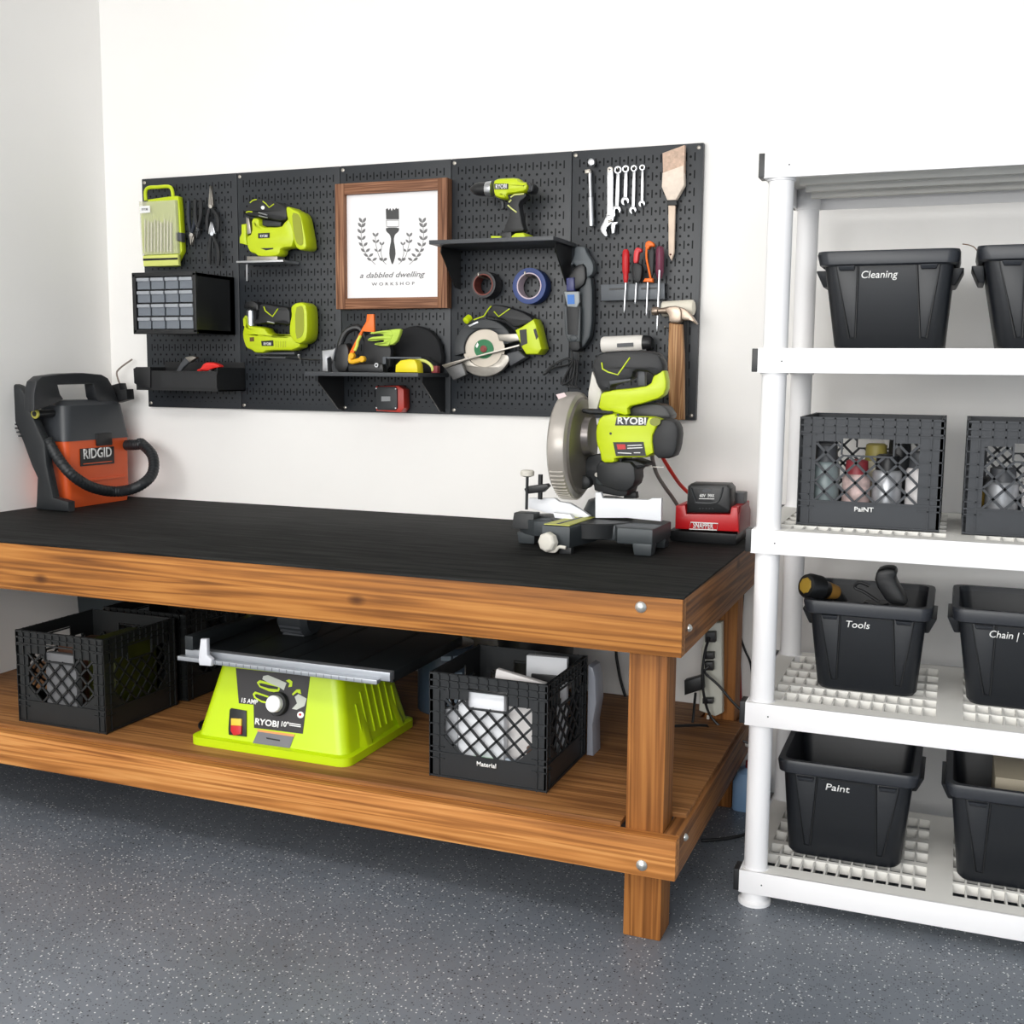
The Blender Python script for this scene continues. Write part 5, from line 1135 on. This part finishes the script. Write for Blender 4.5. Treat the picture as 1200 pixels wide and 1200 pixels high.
# --- jug on the floor
t = thing('jug', 'light blue plastic jug with a red cap on the floor by the rear bench leg', 'jug', (2.25, -.10, 0))
MB().loopstack([rrect(2.25-.05*k, 2.25+.05*k, -.10-.05*k, -.10+.05*k, .02*k, z) for z, k in ((0, .96), (.004, 1), (.085, 1), (.112, .78), (.124, .4))]).build('jug_body', mat('pale_blue_jug', (136, 170, 208), .4), t)
MB().lathe((2.25, -.10, .123), Z_, [(0, .019), (.020, .019), (.022, .016)], 16).build('jug_cap', mat('dark_red_plastic', (120, 24, 30), .5), t)
cord('black cord lying on the floor between the bench and the shelving', [P(822, 985, Z=.005), P(840, 984, Z=.005), P(860, 981, Z=.005), P(885, 974, Z=.005), P(900, 965, Z=.005)], .005, BLK2)
# ------------------------------------------------------------------ white shelving unit
SX0, SX1, SF, SB, RH = 2.3302, 3.2446, -.748, -.185, .0567
ZS = [1.7927, 1.3547, .9323, .5136, .0909]
WS = mat('white_resin', (242, 241, 242), .5, bump=.05, bscale=300)
BG = mat('beige_resin', (238, 236, 230), .55)
t = thing('shelving_unit', 'tall white resin shelving unit of five tiers beside the workbench', 'shelving', ((SX0+SX1)/2, (SF+SB)/2, 0))
PXs = [(SX0+.034, SF+.036), (SX1-.034, SF+.036), (SX0+.034, SB-.036), (SX1-.034, SB-.036)]
for i, z in enumerate(ZS):
    mb = MB(); z0 = z-RH
    mb.box(SX0, SX1, SF, SF+.006, z0, z).box(SX0, SX1, SB-.006, SB, z0, z)
    mb.box(SX0, SX0+.006, SF+.006, SB-.006, z0, z).box(SX1-.006, SX1, SF+.006, SB-.006, z0, z)
    for x, y in PXs:
        n = 14; mb.lathe((x, y, z0-.004), Z_, [(0, .0325), (RH+.0045, .0325)], 24)
    mb.build('shelf_frame', WS, t, bevel=.0015)
    mb = MB(); gx0, gx1, gy0, gy1 = SX0+.05, SX1-.05, SF+.055, SB-.05
    zt = z-.0005; zb = z-.024; xm = (SX0+SX1)/2
    mb.box(SX0+.006, gx0, SF+.006, SB-.006, zb, zt).box(gx1, SX1-.006, SF+.006, SB-.006, zb, zt)
    mb.box(gx0, gx1, SF+.006, gy0, zb, zt).box(gx0, gx1, gy1, SB-.006, zb, zt)
    mb.box(xm-.03, xm+.03, gy0, gy1, zb, zt)
    NR = 6; rp = (gy1-gy0)/NR
    for k in range(1, NR):
        y = gy0+rp*k; hh = .012 if k % 2 else .024
        mb.box(gx0, xm-.03, y-hh/2, y+hh/2, zb, zt-.0003).box(xm+.03, gx1, y-hh/2, y+hh/2, zb, zt-.0003)
    for (a, b) in ((gx0, xm-.03), (xm+.03, gx1)):
        n = 13
        for k in range(1, n):
            x = a+(b-a)*k/n; mb.box(x-.0022, x+.0022, gy0, gy1, zb, zt-.001)
    if i == 0:
        mb.bm.free(); mb = MB(); mb.box(SX0+.006, SX1-.006, SF+.006, SB-.006, z-.008, zt)
        for k in range(4): y = SF+.10+k*.115; mb.box(SX0+.05, SX1-.05, y, y+.022, z-.040, z-.0075)
    mb.build('shelf_grid', BG, t, smooth=False)
    for yy in (SF+.004, SB-.054):
        MB().box(SX0-.014, SX0-.0003, yy, yy+.05, z-RH+.002, z-.001).build('end_clip', BLK2, t, bevel=.0015)
    MB().lathe((SX0+.055, SF-.0005, z-.03), Y_, [(0, .002), (.002, .002)], 8).build('mould_mark', GREY, t)
    for j, (x, y) in enumerate(PXs):
        if i < 4: MB().lathe((x, y, ZS[i+1]-.002), Z_, [(0, .0285), (z0-ZS[i+1]+.004, .0285)], 26).build('post', WS, t)
        else: MB().lathe((x, y, 0), Z_, [(0, .040), (.008, .040), (.012, .033), (z0, .032)], 24).build('foot', WS, t)
# ------------------------------------------------------------------ black storage bins
BINM = mat('bin_black', (25, 28, 33), .42, bump=.15, bscale=700); BINR_LIT = mat('bin_rim', (42, 45, 51), .4)  # rim grey lightened for the light falling from above
BIND = mat('bin_groove', (16, 18, 21), .5)
def bin_(label, xb, xt, yb, yt, z0, h, word, wc=None, ww=.075):
    """xb/xt = x span at the base/rim, yb/yt = y span at the base/rim"""
    t = thing('storage_bin', label, 'storage bin', ((xb[0]+xb[1])/2, (yb[0]+yb[1])/2, z0), 'black storage bins')
    z1 = z0+h; R = lambda e, z: rrect(*(a+(b-a)*(z-z0)/h+s*e for a, b, s in ((xb[0], xt[0], -1), (xb[1], xt[1], 1), (yb[0], yt[0], -1), (yb[1], yt[1], 1))), .028, z)
    mb = MB(); mb.loopstack([R(-.012, z0+.006), R(-.004, z1), R(0, z1), R(0, z0+.01), R(-.006, z0)][::-1]); mb.build('bin_body', BINM, t)
    mb = MB(); zr = z1-.032
    L = [R(.004, zr), R(.011, zr+.004), R(.013, z1-.004), R(.010, z1+.003), R(-.004, z1+.003), R(-.005, z1-.010)]
    mb.loopstack(L, False, False); mb.build('bin_rim', BINR_LIT, t)
    yf = lambda z: yb[0]+(yt[0]-yb[0])*(z-z0)/h
    cx = lambda u, z: (xb[0]+(xt[0]-xb[0])*(z-z0)/h)*(1-u)+(xb[1]+(xt[1]-xb[1])*(z-z0)/h)*u
    pt3 = lambda u, v, e: V((cx(u, z0+v*h), yf(z0+v*h)-e, z0+v*h))
    for s in (0, 1):                                   # tapered pilasters and their grooves
        m = lambda u: u if s == 0 else 1-u
        mb = MB(); mb.slab([pt3(m(.10), .87, .003), pt3(m(.265), .87, .003), pt3(m(.205), .13, .003), pt3(m(.165), .13, .003)], (0, .004, 0), .0012); mb.build('pilaster', BINM, t)
        mb = MB(); mb.tube([pt3(m(.10), .87, .001), pt3(m(.155), .12, .001), pt3(m(.212), .12, .001), pt3(m(.275), .87, .001)], .0021, n=6, smooth=1); mb.build('groove', BIND, t)
        mb = MB(); mb.slab([pt3(m(.115), .86, .017), pt3(m(.25), .86, .017), pt3(m(.24), .815, .012), pt3(m(.125), .815, .012)], (0, .014, 0), .002); mb.build('rim_tab', BINR_LIT, t)
        xe = (xt[0]-.006) if s == 0 else (xt[1]+.006); sg = -1 if s == 0 else 1; ym = (yt[0]+yt[1])/2
        MB().frustum(tuple(sorted((xe-sg*.016, xe-sg*.002)))+(ym-.08, ym+.08), z1-.075, tuple(sorted((xe-sg*.012, xe+sg*.016)))+(ym-.09, ym+.09), z1-.035).build('grip', BINM, t, bevel=.004)
    MB().slab([pt3(.30, .855, .002), pt3(.70, .855, .002), pt3(.70, .843, .002), pt3(.30, .843, .002)], (0, .003, 0)).build('panel_line', BIND, t)
    if word:
        u, v = wc or (.43, .73)
        p = pt3(u, v, .003); text('lettering', word, PRINT, t, p, (1, 0, 0), V((0, (yt[0]-yb[0])/h, 1)), .017, ww, shear=.15, bold=.008)
    return t
z2, z4, z5 = ZS[1], ZS[3], ZS[4]
bin_('black storage bin marked Cleaning on the second tier of the shelving', (2.480, 2.728), (2.446, 2.742), (-.56, -.28), (-.575, -.25), z2, .228, 'Cleaning', (.43, .735), .082)
bin_('black storage bin cut off by the right edge, beside the Cleaning bin', (2.845, 3.10), (2.800, 3.12), (-.56, -.28), (-.575, -.25), z2, .232, None)
bin_('black open storage bin marked Tools on the fourth tier', (2.474, 2.709), (2.446, 2.726), (-.552, -.29), (-.565, -.245), z4, .224, 'Tools', (.42, .735), .056)
bin_('black open storage bin marked Chain, right of the Tools bin', (2.825, 3.075), (2.792, 3.10), (-.552, -.29), (-.565, -.245), z4, .232, 'Chain | T', (.36, .735), .086)
bin_('black storage bin marked Paint on the bottom tier', (2.425, 2.695), (2.405, 2.718), (-.600, -.29), (-.612, -.24), z5, .246, 'Paint', (.43, .745), .058)
bin_('black storage bin at the right of the Paint bin, holding pale things', (2.826, 3.10), (2.800, 3.12), (-.600, -.29), (-.612, -.24), z5, .240, None)
boxy('packet', 'beige box inside the bottom bin right of the Paint bin', 'box', (2.99, -.42, z5+.007+.118), (.09, .10, .116), mat('beige_card', (170, 160, 140), .6))
# wire lying between the two top bins
# ------------------------------------------------------------------ things in the Tools bin
t = thing('polisher', 'black and yellow round-headed tool poking out of the Tools bin', 'power tool', (2.50, -.42, z4+.007))
a = P(944, 686, Y=-.53); b = P(992, 697, Y=-.43); d = (b-a).normalized()
MB().lathe(a, d, [(0, .022), (.002, .029), (.012, .033), (.045, .033), (.052, .026), (.095, .017)], 24).build('tool_head', BLK2, t)
MB().lathe(a-d*.003, d, [(0, .019), (.003, .021)], 8).build('face_plate', mat('ochre_plate', (176, 142, 50), .45, var=.1), t)
MB().lathe(a+d*.053, d, [(0, .0215), (.02, .0225), (.05, .018)], 20).build('ochre_collar', mat('ochre_collar', (150, 110, 48), .5), t)
MB().tube([a+d*.1, a+d*.13-Z_*.03, V((2.56, -.40, z4+.10)), V((2.55, -.40, z4+.012))], .016, n=12, smooth=4).build('tool_body', BLK2, t)
t = thing('black_drill', 'black power tool standing upright in the middle of the Tools bin', 'power tool', (2.60, -.44, z4+.007))
q = zm(860, 640, 3.53)
wslab('tool_head', BLK2, t, q((590, 105), (625, 92), (665, 95), (675, 115), (665, 140), (700, 200), (720, 250), (640, 245), (580, 150)), -.47, -.40, .008, 1)
MB().lathe((2.60, -.43, z4+.008), Z_, [(0, .03), (.10, .024), (.2, .03)], 16).build('tool_body', BLK2, t)
MB().tube([P(*c, Y=-.46) for c in q((560, 165), (520, 150), (500, 170), (540, 190), (600, 230))], .004, n=8, smooth=4).build('tool_cord', BLK2, t)
# ------------------------------------------------------------------ crates of cans
z3 = ZS[2]+.0006
cr1 = crate('black milk crate marked Paint on the middle tier of the shelving', 2.416, -.622, z3, .326, .32, .262, CRM2, (.12, .84, .23, .78), (.31, .66, .66, .81), 0)
text('lettering', 'PaiNT', PRINT, cr1, V((2.572, -.6225, z3+.040)), X_, Z_, .011, .044, bold=.02)
crate('black milk crate at the right edge on the middle tier of the shelving', 2.790, -.630, z3, .326, .32, .262, CRM2, (.12, .84, .23, .78), (.31, .66, .66, .81), 0)
def can(label, x, y, h, r, m, cap, g='spray cans in the shelving crates'):
    t = thing('spray_can', label, 'can', (x, y, z3+.0045), g); z = z3+.0046
    MB().lathe((x, y, z), Z_, [(0, r*.93), (.004, r), (h*.74, r), (h*.77, r*.9), (h*.78, r*.8)], 24).build('can_body', m, t)
    MB().lathe((x, y, z+h*.78), Z_, [(0, r*.82), (h*.2, r*.78), (h*.22, r*.6)], 20).build('can_cap', cap, t)
SV = mat('silver_can', (176, 178, 182), .35, metal=.4, var=.15, vscale=25); GN = mat('green_grey_can', (128, 140, 142), .4)
can('grey-green spray can at the left of the Paint crate', 2.475, -.565, .19, .033, GN, GREY)
can('white label spray can with a red cap in the Paint crate', 2.548, -.570, .155, .033, mat('striped_can', (200, 176, 172), .4, var=.5, vscale=40), mat('dull_red_cap', (140, 48, 56), .5))
can('silver spray can in the middle of the Paint crate', 2.618, -.565, .17, .034, SV, BLK2)
can('pale spray can at the right of the Paint crate', 2.692, -.568, .18, .032, mat('white_can', (226, 222, 222), .4), GREY)
can('black-capped spray can at the back of the Paint crate', 2.640, -.48, .205, .033, DGREY, BLK2)
can('yellow-capped spray can behind the red-capped one in the Paint crate', 2.585, -.48, .19, .032, mat('cream_can', (204, 196, 172), .4), mat('dull_yellow_cap', (150, 138, 70), .5))
can('silver can at the left of the right-hand crate', 2.872, -.575, .15, .036, SV, GREY)
can('ochre spray can low in the right-hand crate', 2.845, -.50, .12, .033, mat('ochre_plate', (176, 142, 50), .45, var=.1), BLK2)
can('white can at the right edge of the right-hand crate', 2.95, -.575, .17, .036, mat('white_can', (226, 222, 222), .4), SIL)
o = MB().tube([P(1128, 286, Y=-.52), P(1135, 287, Y=-.51), P(1142, 290, Y=-.5), P(1146, 296, Y=-.49)], .0012, n=6, smooth=4).build('wire', mat('brown_wire', (130, 96, 70), .5)); tag(o, 'thin brown wire sticking out between the two top bins', 'wire')
# ------------------------------------------------------------------ light and camera
w = bpy.data.worlds.new('daylight'); SC.world = w; w.use_nodes = True
w.node_tree.nodes['Background'].inputs[0].default_value = (.80, .90, 1., 1); w.node_tree.nodes['Background'].inputs[1].default_value = .7
def area(name, loc, rot, sx, sy, e, col=(1, 1, 1)):
    l = bpy.data.lights.new(name, 'AREA'); l.shape = 'RECTANGLE'; l.size = sx; l.size_y = sy; l.energy = e; l.color = col
    o = bpy.data.objects.new(name, l); COL.objects.link(o); o.location = loc; o.rotation_euler = rot; return o
area('garage_door_daylight', (1.9, -6.0, 1.85), (math.radians(84), 0, math.radians(8)), 4.2, 1.6, 180, (1, .985, .96))
area('ceiling_lamp', (1.3, -2.7, 2.72), (math.radians(18), 0, 0), 2.4, .8, 44, (1, .975, .94))
cd = bpy.data.cameras.new('camera'); cam = bpy.data.objects.new('camera', cd); COL.objects.link(cam)
cd.sensor_width = 36; cd.sensor_fit = 'HORIZONTAL'; cd.lens = FPX/1200*36; cd.clip_start = .05; cd.clip_end = 60
cam.matrix_world = Matrix(((RT.x, UP.x, -FW.x, CAM.x), (RT.y, UP.y, -FW.y, CAM.y), (RT.z, UP.z, -FW.z, CAM.z), (0, 0, 0, 1)))
SC.camera = cam
SC.view_settings.view_transform = 'Standard'; SC.view_settings.look = 'None'; SC.view_settings.gamma = 1
SC.view_settings.use_curve_mapping = False; SC.view_settings.exposure = 0.0
